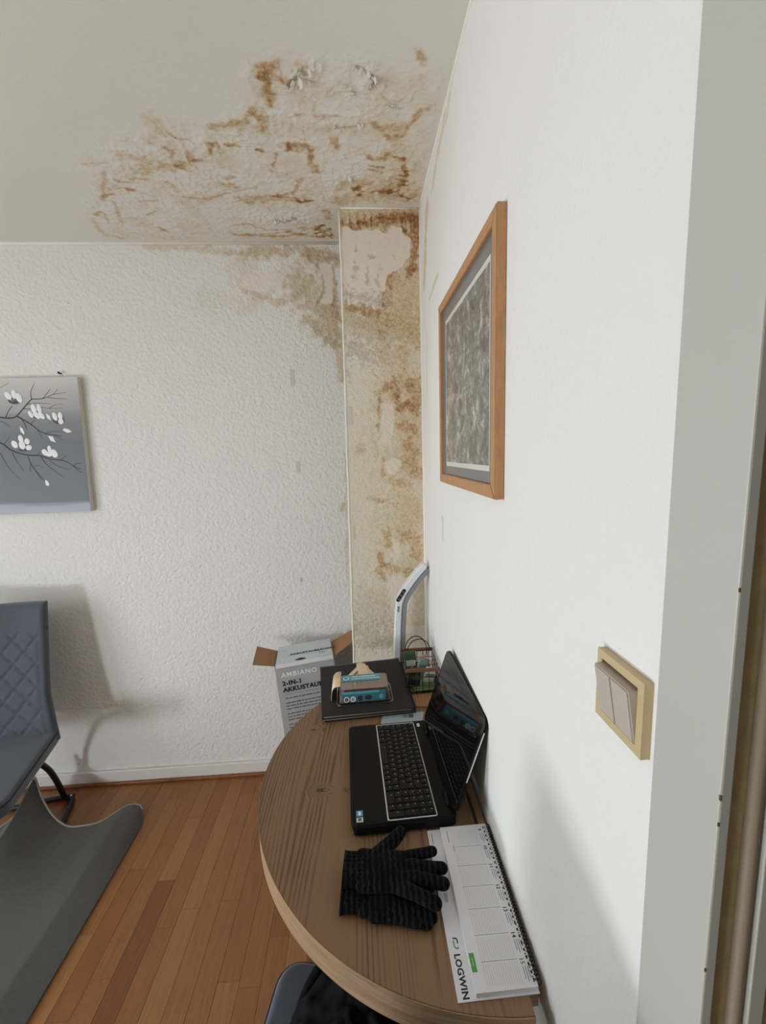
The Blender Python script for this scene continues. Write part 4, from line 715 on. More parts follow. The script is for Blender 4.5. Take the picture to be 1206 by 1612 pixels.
bm = nb(); bx(bm, (KX0, KY0 - .0015, LH - .0005), (KX1, KY0 + .0015, LH + .0016), .0005, 1); obj('keyboard_frame', bm, m_silver, lt)
kb = obj('keyboard', box((KX0 + .001, KY0 + .001, LH - .001), (KX1 - .001, KY1 - .001, LH + .0003)), m_black, lt)
kc = {}
def key(x0, y0, w, h):
    k = (round(w, 4), round(h, 4))
    if k not in kc:
        bm = nb(); A = [bm.verts.new(p + (0,)) for p in ((0, 0), (w, 0), (w, h), (0, h))]; c = .0014; Bq = [bm.verts.new(p + (.0032,)) for p in ((c, c), (w - c, c), (w - c, h - c), (c, h - c))]; bm.faces.new(Bq)
        for i in range(4): j = (i + 1) % 4; bm.faces.new((A[i], A[j], Bq[j], Bq[i]))
        me = bpy.data.meshes.new('key'); bm.to_mesh(me); bm.free(); me.materials.append(m_key); kc[k] = me
    o = bpy.data.objects.new('key', kc[k]); o.location = (x0, y0, LH + .0003); C.objects.link(o); o.parent = kb
    LG.append((x0 + w * .25, y0 + h * .55))
LG = []; py = (KY1 - KY0 - .006) / 6.0; g = .0012; x_start = KX0 + .004; usable = KX1 - KX0 - .008; unit = usable / 19.2
rows_ = [[1.25, 1, 1, 1.25, 5.2, 1.25, 1, 1, 1, 1], [1.3] + [1] * 11 + [1.4, 1.0], [1.7] + [1] * 11 + [2.0], [1.5] + [1] * 12 + [1.2], [1] * 13 + [1.7], [1] * 14 + [.7]]
for r_, row in enumerate(rows_):
    x = x_start; tot = sum(row); sc = 14.7 / tot
    for w in row: key(x + g / 2, KY0 + .003 + r_ * py + g / 2, round(w * sc * unit - g, 4), round(py - g, 4)); x += w * sc * unit
nx0 = x_start + 14.9 * unit; nw = 4.3 * unit / 4
for r_ in range(6):
    for c_ in range(4):
        if c_ == 3 and r_ in (1, 3): continue
        if r_ == 0 and c_ == 1: continue
        w = nw * (2 if (r_ == 0 and c_ == 0) else 1); h = py * (2 if (c_ == 3 and r_ in (0, 2)) else 1)
        key(nx0 + c_ * nw + g / 2, KY0 + .003 + r_ * py + g / 2, round(w - g, 4), round(h - g, 4))
bm = nb()
for a, b_ in LG: bx(bm, (a, b_, LH + .0034), (a + .0022, b_ + .0032, LH + .00365))
obj('key_legends', bm, m_legend, kb, kind='stuff')
bm = nb(); prism(bm, [(p[0] + .026, p[1] + .220) for p in rounded(.016, .009, .003)], LH, LH + .0012); obj('power_button', bm, m_silver, lt, label='silver power button')
bm = nb(); [sph(bm, (x, .222, LH), .0022, 1, (1, 1, .4)) for x in (.318, .331, .344)]; obj('indicator', bm, m_lap, lt)
bm = nb(); bx(bm, (.329, .013, LH), (.346, .029, LH + .0004)); s1 = obj('sticker', bm, mat('blue_sticker', (92, 150, 190), .35), lt, label='small blue square sticker')
bm = nb(); bx(bm, (.332, .018, LH + .0004), (.343, .024, LH + .0006)); obj('print', bm, m_inkw, s1)
bm = nb(); bx(bm, (.349, .013, LH), (.362, .029, LH + .0004)); s2 = obj('sticker', bm, mat('white_sticker', (214, 214, 212), .4), lt, label='small white sticker')
bm = nb(); bx(bm, (.351, .017, LH + .0004), (.359, .025, LH + .0006)); obj('print', bm, m_inkg, s2)
for a, b_ in ((.03, .075), (.30, .345)): obj('hinge', tube(nb(), [(a, .240, LH + .002), (b_, .240, LH + .002)], .006, 10), m_lap, lt, smooth=True)
tl = R(90 + 19.0); HM = Matrix.Translation((0, .243, LH + .002)) @ Matrix.Rotation(-(tl - math.pi), 4, 'X')
# screen local: x along the width, y up the panel, z out of the back
up = Vector((0, math.sin(R(19)), math.cos(R(19)))); ba = Vector((0, math.cos(R(19)), -math.sin(R(19))))
HM = basis((0, .243, LH + .002), (1, 0, 0), up, ba)
SH = .247
bm = nb(); prism(bm, [(x + LW / 2, y + SH / 2 + .003) for x, y in rounded(LW, SH, .020)], 0, .0085, None)
for v in bm.verts: v.co = HM @ v.co
bmesh.ops.recalc_face_normals(bm, faces=bm.faces); bmesh.ops.bevel(bm, geom=[e for e in bm.edges if e.calc_face_angle(0) > 1], offset=.002, segments=2, affect='EDGES')
lid = obj('lid', bm, m_lap, lt)
bm = nb(); prism(bm, [(x + LW / 2, y + SH / 2 + .003) for x, y in rounded(LW - .004, SH - .004, .018)], -.0016, .0); [setattr(v, 'co', HM @ v.co) for v in bm.verts]; bmesh.ops.recalc_face_normals(bm, faces=bm.faces); obj('bezel', bm, m_bez, lid)
bm = nb(); bx(bm, (.015, .028, -.0019), (LW - .015, .028 + .195, -.0015), mtx=HM); obj('display', bm, m_gloss, lid)
bm = nb(); bx(bm, (LW - .0006, .09, .001), (LW + .0006, .22, .0035), mtx=HM); obj('side_trim', bm, m_silver, lid, label='thin silver line on the screen edge')

# ---------------------------------------------------------------- desk calendar
m_paper = mat('white_paper', (226, 226, 230), .7); m_lineg = mat('pale_grey_rule', (170, 172, 178), .7); m_green = mat('green_print', (84, 160, 66), .6)
cal = thing('desk_calendar', 'white spiral-bound weekly desk calendar lying beside the wall on the near side', 'calendar', (.13, .566, TZ + .0003))
P = [(.0, 0), (.137, .002), (.143, .322), (.002, .321)]
bmx = quadprism([(0, 0), (.137, .002), (.1435, .325), (.001, .318)], 0, .0012); bmx and obj('base_card', bmx, m_paper, cal)
pad = obj('page_block', quadprism([(.031, .0035), (.1355, .005), (.141, .3165), (.031, .3150)], .0012, .0105), m_paper, cal)
zt = .0106
def rect(bm, x0, y0, x1, y1, z=zt, h=.0002): bx(bm, (x0, y0, z), (x1, y1, z + h))
m_dr = mat('grey_rule', (140, 142, 150), .7)
for y in (.262, .218, .174, .131, .086, .045): bm = nb(); rect(bm, .051, y, .115, y + .0007); obj('day_rule', bm, m_dr, pad)
bm = nb()
for k in range(15):
    x = .053 + k * .0042
    for y0, y1 in ((.264, .303), (.220, .260), (.176, .216), (.133, .172), (.088, .129), (.047, .084), (.010, .043)): rect(bm, x, y0 + .001, x + .00035, y1 - .001, h=.00015)
obj('hour_rules', bm, m_lineg, pad, kind='stuff')
dm = lambda x, y, z=zt: basis((x, y, z + .0001), (0.02, -1, 0), (1, .02, 0), (0, 0, 1))
for n_, y in zip('9 10 11 12 13 14 15'.split(), (.304, .262, .219, .175, .132, .088, .047)):
    text('day_number', n_, .0105, m_green if n_ == '15' else m_ink, pad, dm(.1185, y), bold=.0002)
bm = nb(); bm2 = nb(); random.seed(2)
for y in (.304, .262, .219, .175, .132, .088, .047):
    for k, x in enumerate((.1195, .1235, .1275)): rect(bm, x, y - .030 - .004 * (k == 1), x + .0011, y - .013)
obj('day_print', bm, mat('grey_violet_print', (120, 122, 140), .7), pad)
for k in range(28): rect(bm2, .1305, .304 - k * .0108, .1335, .3085 - k * .0108)
obj('binding_hole', bm2, m_ink, pad, kind='stuff')
bm = nb(); rect(bm, .044, .275, .0452, .304); rect(bm, .051, .252, .052, .266); obj('note_print', bm, m_inkg, pad)
bm = nb(); rect(bm, .0325, .032, .0415, .060); gp = obj('green_label', bm, m_green, pad, label='green printed tab'); bm = nb(); rect(bm, .0365, .040, .0372, .052, zt + .0002); obj('label_print', bm, m_inkw, gp)
text('logo_print', 'LOGWIN', .0150, m_ink, cal, dm(.0085, .0675, .0012), spacing=1.08, bold=.0005)
def strip(P, w, m, name='logo_mark'):
    bm = nb(); tube(bm, [(x, y, .0013) for x, y in P], w, 4, section=[(1, .1), (-1, .1), (-1, -.1), (1, -.1)]); obj(name, bm, m, cal)
strip(smoothpath([(.0100, .0905, 0), (.0175, .0895, 0), (.0185, .083, 0), (.0110, .0835, 0)], 5) and [(p.x, p.y) for p in smoothpath([(.0112, .092, 0), (.0182, .0910, 0), (.0190, .0835, 0)], 6)], .0011, m_ink)
strip([(p.x, p.y) for p in smoothpath([(.0120, .0885, 0), (.0122, .079, 0), (.0165, .0755, 0), (.0192, .0775, 0)], 6)], .0011, m_green)
text('year_print', '2026', .0095, m_ink, cal, dm(.0115, .1745, .0012)); bm = nb(); bx(bm, (.009, .282, .0012), (.0105, .310, .0014)); obj('base_print', bm, m_inkg, cal)
m_coil = mat('dark_wire_coil', (60, 60, 62), .35, metal=.6); bm = nb()
for k in range(46):
    y = .012 + k * .0066; x = .1375 + .0055 * y / .32
    tube(bm, [(x - .001 + .0062 * math.cos(a), y, .0085 + .0078 * math.sin(a)) for a in np.linspace(R(-200), R(160), 12)][:-1], .0011, 5)
obj('spiral_coil', bm, m_coil, cal, smooth=True, kind='stuff')

# ---------------------------------------------------------------- knitted gloves
m_knit = mat('black_charcoal_knit', (20, 20, 22), .95, sheen=.02, spec=.1); nt = m_knit.node_tree; b = nt.nodes['Principled BSDF']; mp = nt.nodes[m_knit['map']]
wv = nn(m_knit, 'ShaderNodeTexWave'); wv.bands_direction = 'X'; wv.inputs['Scale'].default_value = 27; wv.inputs['Distortion'].default_value = 3.2; wv.inputs['Detail'].default_value = 3; wv.inputs['Detail Scale'].default_value = 4; lk(m_knit, mp.outputs[0], wv.inputs['Vector'])
n1 = nn(m_knit, 'ShaderNodeTexNoise'); n1.inputs['Scale'].default_value = 35; lk(m_knit, mp.outputs[0], n1.inputs['Vector']); mu = nn(m_knit, 'ShaderNodeMath'); mu.operation = 'MULTIPLY'; lk(m_knit, wv.outputs['Fac'], mu.inputs[0]); lk(m_knit, n1.outputs[0], mu.inputs[1])
rp = nn(m_knit, 'ShaderNodeValToRGB'); rp.color_ramp.elements[0].color = lin((7, 7, 8)); rp.color_ramp.elements[1].color = lin((34, 34, 37)); rp.color_ramp.elements[0].position = .2; rp.color_ramp.elements[1].position = .6; lk(m_knit, mu.outputs[0], rp.inputs[0]); lk(m_knit, rp.outputs[0], b.inputs['Base Color'])
w2 = nn(m_knit, 'ShaderNodeTexWave'); w2.bands_direction = 'X'; w2.inputs['Scale'].default_value = 110; w2.inputs['Distortion'].default_value = 1.5; lk(m_knit, mp.outputs[0], w2.inputs['Vector']); w3 = nn(m_knit, 'ShaderNodeTexWave'); w3.bands_direction = 'Y'; w3.inputs['Scale'].default_value = 130; w3.inputs['Distortion'].default_value = 1; lk(m_knit, mp.outputs[0], w3.inputs['Vector'])
ad = nn(m_knit, 'ShaderNodeMath'); lk(m_knit, w2.outputs['Fac'], ad.inputs[0]); ad.inputs[1].default_value = 0; bp = nn(m_knit, 'ShaderNodeBump'); bp.inputs['Strength'].default_value = .35; bp.inputs['Distance'].default_value = .0008; lk(m_knit, ad.outputs[0], bp.inputs['Height']); lk(m_knit, bp.outputs[0], b.inputs['Normal'])
def glove(label, origin, fingers, palm, cuff, zf=.7):
    g = thing('knitted_glove', label, 'glove', origin, group='pair of knitted gloves'); bm = nb(); O = Vector(origin)
    for P, r0, r1 in fingers:
        P = smoothpath(P, 8)
        for i, p in enumerate(P): r = r0 + (r1 - r0) * i / (len(P) - 1); q = p - O; sph(bm, q, r, 2, (1, 1, zf))
    A, Bq, D, E_ = [Vector(p) - O for p in palm[:4]]; r = palm[4]
    for i in range(13):
        for k in range(10):
            u, v = i / 12, k / 9; p = (A * (1 - u) + Bq * u) * (1 - v) + (D * (1 - u) + E_ * u) * v; p.z += .004 * math.sin(math.pi * v) * math.sin(math.pi * u); sph(bm, p, r, 2, (1, 1, zf))
    h = obj('hand', bm, m_knit, g); mods(h, ('REMESH', dict(mode='VOXEL', voxel_size=.0016)), ('SMOOTH', dict(factor=.7, iterations=6)))
    h.data.polygons.foreach_set('use_smooth', [True] * len(h.data.polygons)); h.data.materials.clear(); h.data.materials.append(m_knit)
    # ribbed cuff: flattened ribbed sleeve from c0 to c1
    c0, c1, hw, th_ = Vector(cuff[0]) - O, Vector(cuff[1]) - O, cuff[2], cuff[3]; ax = (c1 - c0).normalized(); sd = Vector((-ax.y, ax.x, 0)); bm = nb(); rings = []
    for i in range(15):
        t_ = i / 14; c = c0.lerp(c1, t_); ring = []; w = hw * (1 - .07 * math.sin(math.pi * t_)) + (.0015 if i == 0 else 0)
        for k in range(112):
            a = 2 * math.pi * k / 112; rib = .0007 * math.cos(28 * a); ca, sa = math.cos(a), math.sin(a)
            ring.append(bm.verts.new(c + sd * (math.copysign(abs(ca) ** .8, ca) * (w + rib)) + Vector((0, 0, 1)) * (math.copysign(abs(sa) ** .8, sa) * (th_ + rib))))
        rings.append(ring)
    for i in range(14):
        for k in range(112): bm.faces.new((rings[i][k], rings[i][(k + 1) % 112], rings[i + 1][(k + 1) % 112], rings[i + 1][k]))
    for rg in (rings[0], rings[-1]): bm.faces.new(rg)
    bmesh.ops.recalc_face_normals(bm, faces=bm.faces); obj('cuff', bm, m_knit, g, smooth=True, label='ribbed cuff')
    return g
za = .819
glove('black and charcoal striped knitted glove, upper one of the pair, fingers spread towards the calendar', (.03, .77, .806),
      [([(.008, .806, za), (.030, .825, za), (.050, .842, za), (.065, .861, za - .002)], .0185, .0150),
       ([(.055, .797, za), (.085, .801, za), (.110, .805, za - .002), (.130, .808, za - .002)], .0130, .0122),
       ([(.055, .777, za), (.085, .776, za + .001), (.115, .771, za), (.143, .767, za)], .0140, .0138),
       ([(.055, .755, za), (.085, .750, za + .001), (.115, .742, za), (.140, .735, za)], .0145, .0142),
       ([(.050, .735, za), (.075, .722, za + .002), (.098, .709, za + .002), (.117, .699, za)], .0145, .0145)],
      [(-.022, .810, za), (.062, .797, za), (-.022, .745, za), (.056, .740, za), .0150], ((-.062, .783, za - .001), (-.018, .780, za), .040, .011))
zb = .8005
glove('dark knitted glove lying underneath the other, only its lower edge and cuff showing', (.02, .72, .79),
      [([(.05, .71, zb), (.085, .697, zb), (.108, .690, zb)], .0135, .0130), ([(.045, .725, zb), (.085, .712, zb), (.112, .703, zb)], .012, .0105), ([(.045, .75, zb), (.085, .748, zb), (.115, .744, zb)], .012, .010), ([(.0, .7, zb), (.04, .694, zb), (.075, .684, zb), (.098, .678, zb)], .0125, .0105)],
      [(-.02, .765, zb), (.05, .765, zb), (-.02, .712, zb), (.05, .704, zb), .0135], ((-.066, .745, zb), (-.018, .742, zb), .036, .0105))

# ---------------------------------------------------------------- framed print on the right wall
m_fw = mat('light_brown_wood_frame', (182, 136, 92), .5, noise=.12, nscale=25, stretch=(4, 4, 1)); m_mount = mat('grey_mount_board', (112, 114, 116), .35, coat=.5)
m_print = mat('grey_engraved_print', (130, 128, 120), .3, coat=.6); nt = m_print.node_tree; b = nt.nodes['Principled BSDF']; mp = nt.nodes[m_print['map']]
n1 = nn(m_print, 'ShaderNodeTexNoise'); n1.inputs['Scale'].default_value = 24; n1.inputs['Detail'].default_value = 9; n1.inputs['Roughness'].default_value = .8; n1.inputs['Distortion'].default_value = .5; lk(m_print, mp.outputs[0], n1.inputs['Vector'])
rp = nn(m_print, 'ShaderNodeValToRGB'); rp.color_ramp.elements[0].position = .42; rp.color_ramp.elements[0].color = lin((84, 82, 78)); rp.color_ramp.elements[1].position = .61; rp.color_ramp.elements[1].color = lin((190, 188, 178)); e = rp.color_ramp.elements.new(.52); e.color = lin((128, 126, 118)); lk(m_print, n1.outputs[0], rp.inputs[0]); lk(m_print, rp.outputs[0], b.inputs['Base Color'])
FY0, FY1, FZ0, FZ1 = .803, 1.352, 1.584, 2.114
fr_ = thing('framed_picture', 'wood-framed grey monochrome print in a grey mount hanging on the right wall', 'picture', (XR, (FY0 + FY1) / 2, FZ0))
def fy(y): return y - (FY0 + FY1) / 2
xa, xb = -.0195, -.001
for nm, P in (('frame_side', [(FY0, FZ0), (FY0, FZ1), (FY0 + .027, FZ1 - .027), (FY0 + .027, FZ0 + .027)]), ('frame_side', [(FY1, FZ0), (FY1, FZ1), (FY1 - .027, FZ1 - .027), (FY1 - .027, FZ0 + .027)]), ('frame_rail', [(FY0, FZ1), (FY1, FZ1), (FY1 - .027, FZ1 - .027), (FY0 + .027, FZ1 - .027)]), ('frame_rail', [(FY0, FZ0), (FY1, FZ0), (FY1 - .027, FZ0 + .027), (FY0 + .027, FZ0 + .027)])):
    bm = nb(); A = [bm.verts.new((xa, fy(y), z - FZ0)) for y, z in P]; Bq = [bm.verts.new((xb, fy(y), z - FZ0)) for y, z in P]; bm.faces.new(A); bm.faces.new(Bq[::-1])
    for i in range(4): j_ = (i + 1) % 4; bm.faces.new((A[i], Bq[i], Bq[j_], A[j_]))
    bmesh.ops.recalc_face_normals(bm, faces=bm.faces); bmesh.ops.bevel(bm, geom=[e for e in bm.edges if all(v.co.x < xa + .001 for v in e.verts)], offset=.0015, segments=2, affect='EDGES'); obj(nm, bm, m_fw, fr_)
obj('mount', box((-.012, fy(FY0 + .024), .024), (-.010, fy(FY1 - .024), FZ1 - FZ0 - .024)), m_mount, fr_)
PY0, PY1, PZ0, PZ1 = .858, 1.282, 1.636, 2.052
obj('print_border', box((-.0126, fy(PY0), PZ0 - FZ0), (-.0119, fy(PY1), PZ1 - FZ0)), mat('white_print_border', (214, 212, 204), .4, coat=.5), fr_)
obj('print', box((-.0131, fy(PY0 + .005), PZ0 - FZ0 + .012), (-.0125, fy(PY1 - .006), PZ1 - FZ0 - .012)), m_print, fr_)
# ---------------------------------------------------------------- canvas with painted blossoms
m_canv = mat('grey_gradient_canvas', (118, 122, 124), .55, bump=.2, bscale=500, bdist=.0004); nt = m_canv.node_tree; b = nt.nodes['Principled BSDF']; mp = nt.nodes[m_canv['map']]
sx = nn(m_canv, 'ShaderNodeSeparateXYZ'); lk(m_canv, mp.outputs[0], sx.inputs[0]); n1 = nn(m_canv, 'ShaderNodeTexNoise'); n1.inputs['Scale'].default_value = 3; mq = nn(m_canv, 'ShaderNodeMapping'); mq.inputs['Scale'].default_value = (.6, 1, 6); lk(m_canv, mp.outputs[0], mq.inputs[0]); lk(m_canv, mq.outputs[0], n1.inputs['Vector'])
ma = nn(m_canv, 'ShaderNodeMath'); ma.operation = 'MULTIPLY_ADD'; lk(m_canv, n1.outputs[0], ma.inputs[0]); ma.inputs[1].default_value = .10; lk(m_canv, sx.outputs[2], ma.inputs[2]); mr = nn(m_canv, 'ShaderNodeMapRange'); mr.inputs[1].default_value = .03; mr.inputs[2].default_value = .67; lk(m_canv, ma.outputs[0], mr.inputs[0])
rp = nn(m_canv, 'ShaderNodeValToRGB'); el = rp.color_ramp.elements; el[0].color = lin((176, 180, 190)); el[1].color = lin((206, 204, 198)); el[0].position = 0
for p, c in ((.085, (168, 172, 182)), (.12, (112, 120, 124)), (.55, (112, 114, 117)), (.72, (136, 137, 138)), (.88, (186, 184, 180))): e = el.new(p); e.color = lin(c)
lk(m_canv, mr.outputs[0], rp.inputs[0]); lk(m_canv, rp.outputs[0], b.inputs['Base Color'])
CZ = 1.446; CXR = -1.263
cv = thing('canvas_painting', 'grey canvas painting of white magnolia branches hanging on the far wall', 'painting', (-1.7, YB, CZ))
cvr = lambda z: -1.274 + (z - 1.446) / .615 * .010
def cpt(x, z, y=-.0302): return (x + 1.7, y, z - CZ)
bm = nb(); F = [cpt(-2.12, 1.446), cpt(-1.274, 1.446), cpt(-1.261, 2.062), cpt(-2.12, 2.062)]; A = [bm.verts.new((p[0], -.030, p[2])) for p in F]; Bq = [bm.verts.new((p[0], -.002, p[2])) for p in F]; bm.faces.new(A); bm.faces.new(Bq[::-1])
for i in range(4): j_ = (i + 1) % 4; bm.faces.new((A[i], Bq[i], Bq[j_], A[j_]))
bmesh.ops.recalc_face_normals(bm, faces=bm.faces); obj('canvas', bm, m_canv, cv)
bm = nb(); A = [bm.verts.new(p) for p in ((-1.2735 + 1.7, -.0295, 0), (-1.2735 + 1.7, -.002, 0), (-1.2605 + 1.7, -.002, .616), (-1.2605 + 1.7, -.0295, .616))]; Bq = [bm.verts.new(v.co + Vector((.001, 0, 0))) for v in A]; bm.faces.new(A); bm.faces.new(Bq)
for i in range(4): j_ = (i + 1) % 4; bm.faces.new((A[i], Bq[i], Bq[j_], A[j_]))
bmesh.ops.recalc_face_normals(bm, faces=bm.faces); obj('canvas_side', bm, mat('raw_canvas_edge', (206, 202, 194), .8), cv, label='pale unpainted canvas edge')
m_branch = mat('dark_painted_branch', (54, 54, 58), .6); m_petal = mat('white_painted_petal', (236, 236, 236), .5); m_petsh = mat('grey_petal_shading', (120, 118, 122), .6); m_sh = mat('dark_petal_base', (74, 72, 76), .6)
def branch(P, w0, w1):
    P = [cpt(x, z) for x, z in P]; P = smoothpath(P, 5); n_ = len(P); bm = nb(); L_ = []; 
    for i, p in enumerate(P):
        t_ = (P[min(i + 1, n_ - 1)] - P[max(i - 1, 0)]).normalized(); s = Vector((-t_.z, 0, t_.x)); w = w0 + (w1 - w0) * i / (n_ - 1); L_.append((bm.verts.new(p + s * w), bm.verts.new(p - s * w), bm.verts.new(p + Vector((0, -.0008, 0)))))
    for a, c_ in zip(L_[:-1], L_[1:]): bm.faces.new((a[0], c_[0], c_[2], a[2])); bm.faces.new((a[2], c_[2], c_[1], a[1]))
    bmesh.ops.recalc_face_normals(bm, faces=bm.faces); obj('painted_branch', bm, m_branch, cv)
BR = [([(-1.75, 1.93), (-1.68, 1.90), (-1.616, 1.889), (-1.567, 1.886), (-1.543, 1.897), (-1.497, 1.943), (-1.471, 1.968)], .0035, .0022), ([(-1.471, 1.968), (-1.422, 1.969), (-1.375, 1.986), (-1.313, 1.994)], .002, .0006), ([(-1.471, 1.968), (-1.47, 2.0), (-1.448, 2.039)], .002, .0006), ([(-1.422, 1.969), (-1.40, 1.992), (-1.385, 2.01)], .0014, .0006), ([(-1.40, 1.974), (-1.36, 1.968), (-1.312, 1.965)], .0014, .0005), ([(-1.375, 1.986), (-1.36, 2.0), (-1.352, 2.012)], .001, .0004),
      ([(-1.497, 1.943), (-1.455, 1.950), (-1.39, 1.945)], .0016, .0005), ([(-1.515, 1.925), (-1.48, 1.925), (-1.44, 1.932), (-1.40, 1.925), (-1.34, 1.925)], .0016, .0005), ([(-1.40, 1.925), (-1.37, 1.94), (-1.335, 1.94)], .001, .0004),
      ([(-1.544, 1.892), (-1.491, 1.857), (-1.447, 1.819), (-1.40, 1.806), (-1.358, 1.800)], .003, .0008), ([(-1.53, 1.888), (-1.515, 1.855), (-1.51, 1.83)], .0018, .0008), ([(-1.491, 1.857), (-1.47, 1.875)], .0014, .0008), ([(-1.465, 1.835), (-1.455, 1.81), (-1.447, 1.79)], .0012, .0004), ([(-1.40, 1.806), (-1.375, 1.795), (-1.355, 1.78)], .0014, .0004), ([(-1.43, 1.815), (-1.39, 1.822), (-1.34, 1.816)], .001, .0004), ([(-1.595, 1.889), (-1.578, 1.918), (-1.558, 1.94)], .0018, .0012),
      ([(-1.78, 1.84), (-1.70, 1.80), (-1.632, 1.775), (-1.588, 1.739), (-1.528, 1.718), (-1.465, 1.712), (-1.431, 1.697), (-1.364, 1.686), (-1.326, 1.661), (-1.292, 1.645)], .0042, .001), ([(-1.326, 1.661), (-1.31, 1.672), (-1.285, 1.672)], .0012, .0005), ([(-1.33, 1.664), (-1.305, 1.64), (-1.288, 1.63)], .0012, .0005), ([(-1.465, 1.712), (-1.445, 1.672), (-1.40, 1.63), (-1.372, 1.61)], .002, .0005), ([(-1.43, 1.69), (-1.39, 1.66), (-1.345, 1.645)], .0014, .0005), ([(-1.522, 1.711), (-1.508, 1.664), (-1.463, 1.594)], .0022, .0012), ([(-1.508, 1.664), (-1.49, 1.63), (-1.475, 1.60)], .0012, .0004), ([(-1.514, 1.68), (-1.52, 1.655), (-1.52, 1.64)], .0012, .0004), ([(-1.50, 1.665), (-1.48, 1.668), (-1.462, 1.655)], .001, .0004),
      ([(-1.589, 1.732), (-1.575, 1.69), (-1.55, 1.645)], .0018, .0005), ([(-1.66, 1.75), (-1.64, 1.724), (-1.61, 1.653), (-1.568, 1.605)], .002, .0005), ([(-1.62, 1.77), (-1.605, 1.785), (-1.59, 1.802)], .0014, .0005), ([(-1.63, 1.87), (-1.61, 1.87), (-1.58, 1.845)], .0016, .0005), ([(-1.38, 1.688), (-1.36, 1.705), (-1.34, 1.715)], .001, .0004), ([(-1.62, 2.0), (-1.60, 2.02), (-1.56, 2.04)], .0012, .0005), ([(-1.48, 1.715), (-1.465, 1.732)], .0014, .0005)]
for P, a, c_ in BR: branch(P, a, c_)
def ell(cx, cz, rx, rz, ang, y, m, name, par):
    bm = nb(); a_ = R(ang); V = []
    for k in range(16):
        t_ = 2 * math.pi * k / 16; dx = rx * math.cos(t_); dz = rz * math.sin(t_); V.append(bm.verts.new(cpt(cx + dx * math.cos(a_) - dz * math.sin(a_), cz + dx * math.sin(a_) + dz * math.cos(a_), y)))
    c = bm.verts.new(cpt(cx, cz, y - .0012))
    for k in range(16): bm.faces.new((V[k], V[(k + 1) % 16], c))
    bmesh.ops.recalc_face_normals(bm, faces=bm.faces); return obj(name, bm, m, par)
def blossom(cx, cz, pets, base):
    f = ell(cx, cz - .008, base, base * .62, 0, -.0306, m_sh, 'painted_blossom', cv)
    for dx, dz, rx, rz, an, m_ in pets: ell(cx + dx, cz + dz, rx, rz, an, -.0312 if m_ is m_petsh else -.0318, m_, 'petal', f)
w_, g_ = m_petal, m_petsh
blossom(-1.546, 1.972, [(-.024, .012, .012, .020, 35, w_), (.002, .018, .011, .020, 0, w_), (.022, .002, .013, .022, 15, w_), (-.006, -.002, .018, .013, -20, g_)], .028)
blossom(-1.457, 1.904, [(-.010, .020, .011, .022, 10, w_), (.014, .018, .010, .024, 5, w_), (-.026, -.004, .009, .017, 25, w_), (.0, -.008, .012, .020, 40, w_), (.022, -.012, .010, .016, 30, w_), (.006, .006, .008, .012, 0, g_)], .025)
blossom(-1.365, 1.878, [(-.014, .010, .010, .020, 15, w_), (.010, .012, .010, .017, 0, w_), (.010, -.012, .012, .014, 0, w_), (-.012, .004, .007, .014, 10, g_)], .026)
blossom(-1.538, 1.763, [(-.034, .004, .013, .018, 25, w_), (-.004, .028, .011, .018, 10, w_), (.022, .016, .012, .014, 0, w_), (.026, -.012, .014, .012, 20, w_), (-.002, .0, .014, .020, 10, w_), (-.02, -.012, .014, .008, 0, g_)], .034)
blossom(-1.422, 1.727, [(-.022, .0, .012, .016, 30, w_), (.0, .016, .009, .015, 0, w_), (.018, -.006, .015, .020, 25, w_), (-.004, -.008, .016, .012, 0, w_), (.0, .014, .004, .008, 0, g_)], .026)
def diamond(P):
    bm = nb(); V = [bm.verts.new(cpt(x, z, -.031)) for x, z in P]; V2 = [bm.verts.new(cpt(x, z, -.0302)) for x, z in P]; bm.faces.new(V); n_ = len(P)
    for i in range(n_): bm.faces.new((V[i], V2[i], V2[(i + 1) % n_], V[(i + 1) % n_]))
    bmesh.ops.recalc_face_normals(bm, faces=bm.faces); obj('painted_bud', bm, m_petal, cv)
cz_ = lambda px, pz: (-1.616 + px * .000470 * 1.0, 0)
for cx, cz, P in [(-1.407, 1.886, [(-.010, .018), (.006, .005), (.009, -.016), (-.007, -.004)]), (-1.333, 1.823, [(-.012, .011), (.008, .006), (.020, -.006), (.0, -.010), (-.020, .003)]), (-1.405, 1.787, [(-.016, .014), (.004, .012), (.014, -.016), (-.006, -.008)]), (-1.532, 1.83, [(-.008, .018), (.004, .008), (.010, -.012), (.006, -.020), (-.006, -.006)]), (-1.452, 1.583, [(-.009, .018), (.004, .010), (.008, -.004), (.002, -.012), (-.008, -.006)])]:
    diamond([(cx + a, cz + c_) for a, c_ in P])
bm = nb(); tube(bm, [(-1.346 + 1.7, -.001, .636), (-1.346 + 1.7, -.016, .638)], .003, 8); sph(bm, (-1.346 + 1.7, -.017, .638), .0055, 2); nl = obj('nail', bm, m_black, cv, smooth=True)
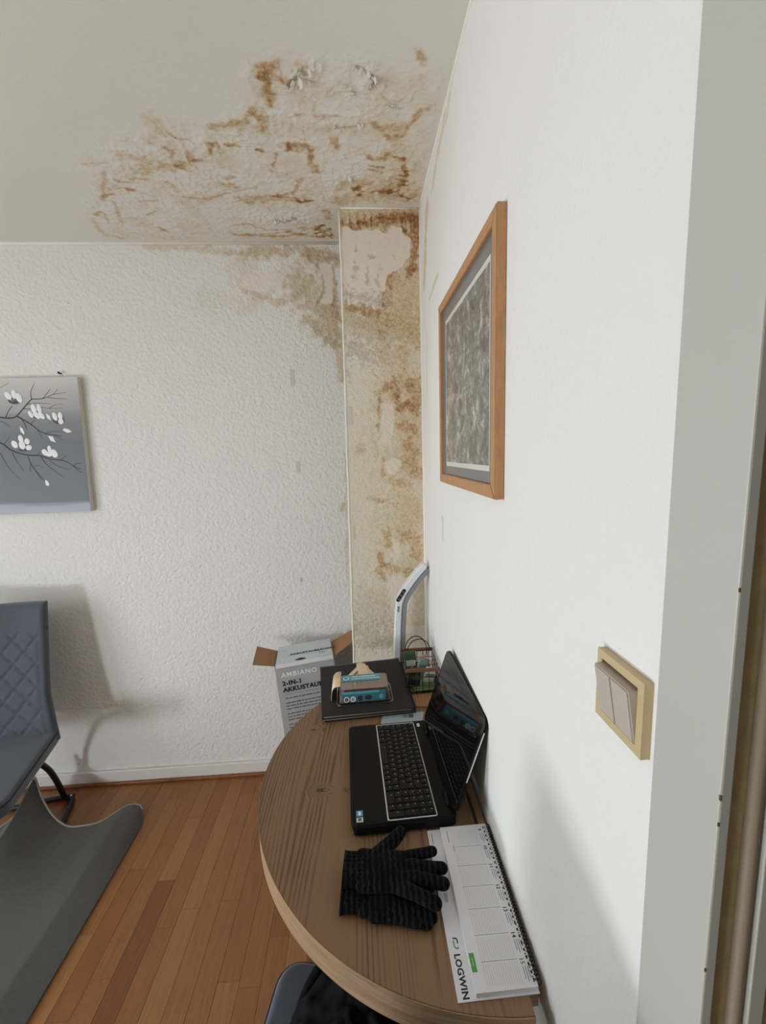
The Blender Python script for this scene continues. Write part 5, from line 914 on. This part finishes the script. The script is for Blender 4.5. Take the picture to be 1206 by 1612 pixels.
# ---------------------------------------------------------------- light switch
m_sf = mat('yellowed_beige_plastic', (196, 176, 134), .4); m_rk = mat('warm_grey_rocker', (188, 178, 166), .35)
sw = thing('light_switch', 'yellowed beige double rocker light switch on the right wall beside the door frame', 'light switch', (XR, .4105, 1.4095))
bm = nb(); o_, i_ = .0405, .031
for y0, z0, y1, z1 in ((-o_, -o_, -i_, o_), (i_, -o_, o_, o_), (-i_, i_, i_, o_), (-i_, -o_, i_, -i_)): bx(bm, (-.010, y0, z0), (0, y1, z1))
bmesh.ops.remove_doubles(bm, verts=bm.verts, dist=1e-6); obj('switch_frame', bm, m_sf, sw)
obj('inner_recess', box((-.004, -i_, -i_), (-.0005, i_, i_)), m_black, sw)
for y0, y1 in ((-.0305, -.0002), (.0002, .0305)):
    bm = nb(); A = [bm.verts.new(p) for p in ((-.004, y0, -.030), (-.004, y1, -.030), (-.004, y1, .0275), (-.004, y0, .0275))]; Bq = [bm.verts.new(p) for p in ((-.0112, y0, -.0305), (-.0112, y1, -.0305), (-.0205, y1, .0270), (-.0205, y0, .0270))]
    bm.faces.new(A); bm.faces.new(Bq)
    for i in range(4): j_ = (i + 1) % 4; bm.faces.new((A[i], A[j_], Bq[j_], Bq[i]))
    bmesh.ops.recalc_face_normals(bm, faces=bm.faces); bmesh.ops.bevel(bm, geom=[e for e in bm.edges if all(v.co.x < -.008 for v in e.verts)], offset=.0015, segments=2, affect='EDGES'); obj('rocker', bm, m_rk, sw)
# ---------------------------------------------------------------- small marks left on the walls
m_tape = mat('old_adhesive_strip', (206, 206, 192), .6)
def mark(lo, hi, label, m=m_tape):
    c = [(a + b_) / 2 for a, b_ in zip(lo, hi)]; o = obj('adhesive_strip', box(lo, hi, .0004, 1), m, None, origin=c); tag(o, label, 'tape mark', 'old tape marks on the walls')
mark((-.307, YB - .0022, 2.005), (-.288, YB, 2.082), 'short greenish tape mark high on the far wall'); mark((-.302, YB - .0022, 1.597), (-.284, YB, 1.652), 'lower greenish tape mark on the far wall')
mark((-.038, 1.8174, 1.80), (-.020, 1.82, 1.875), 'tape mark on the upper left of the stained pier'); mark((-.036, 1.8174, 1.31), (-.027, 1.82, 1.37), 'faint tape mark on the lower left of the stained pier', mat('faint_mark', (206, 200, 180), .7))
mark((XR - .0014, 1.40, 1.375), (XR, 1.425, 1.46), 'faint pale tape mark on the right wall below the picture', mat('faint_white_mark', (214, 214, 208), .7))
mark((-.315, YB - .0016, 1.045), (-.303, YB, 1.066), 'small grey scuff patch low on the far wall', mat('scuff', (196, 194, 188), .8))
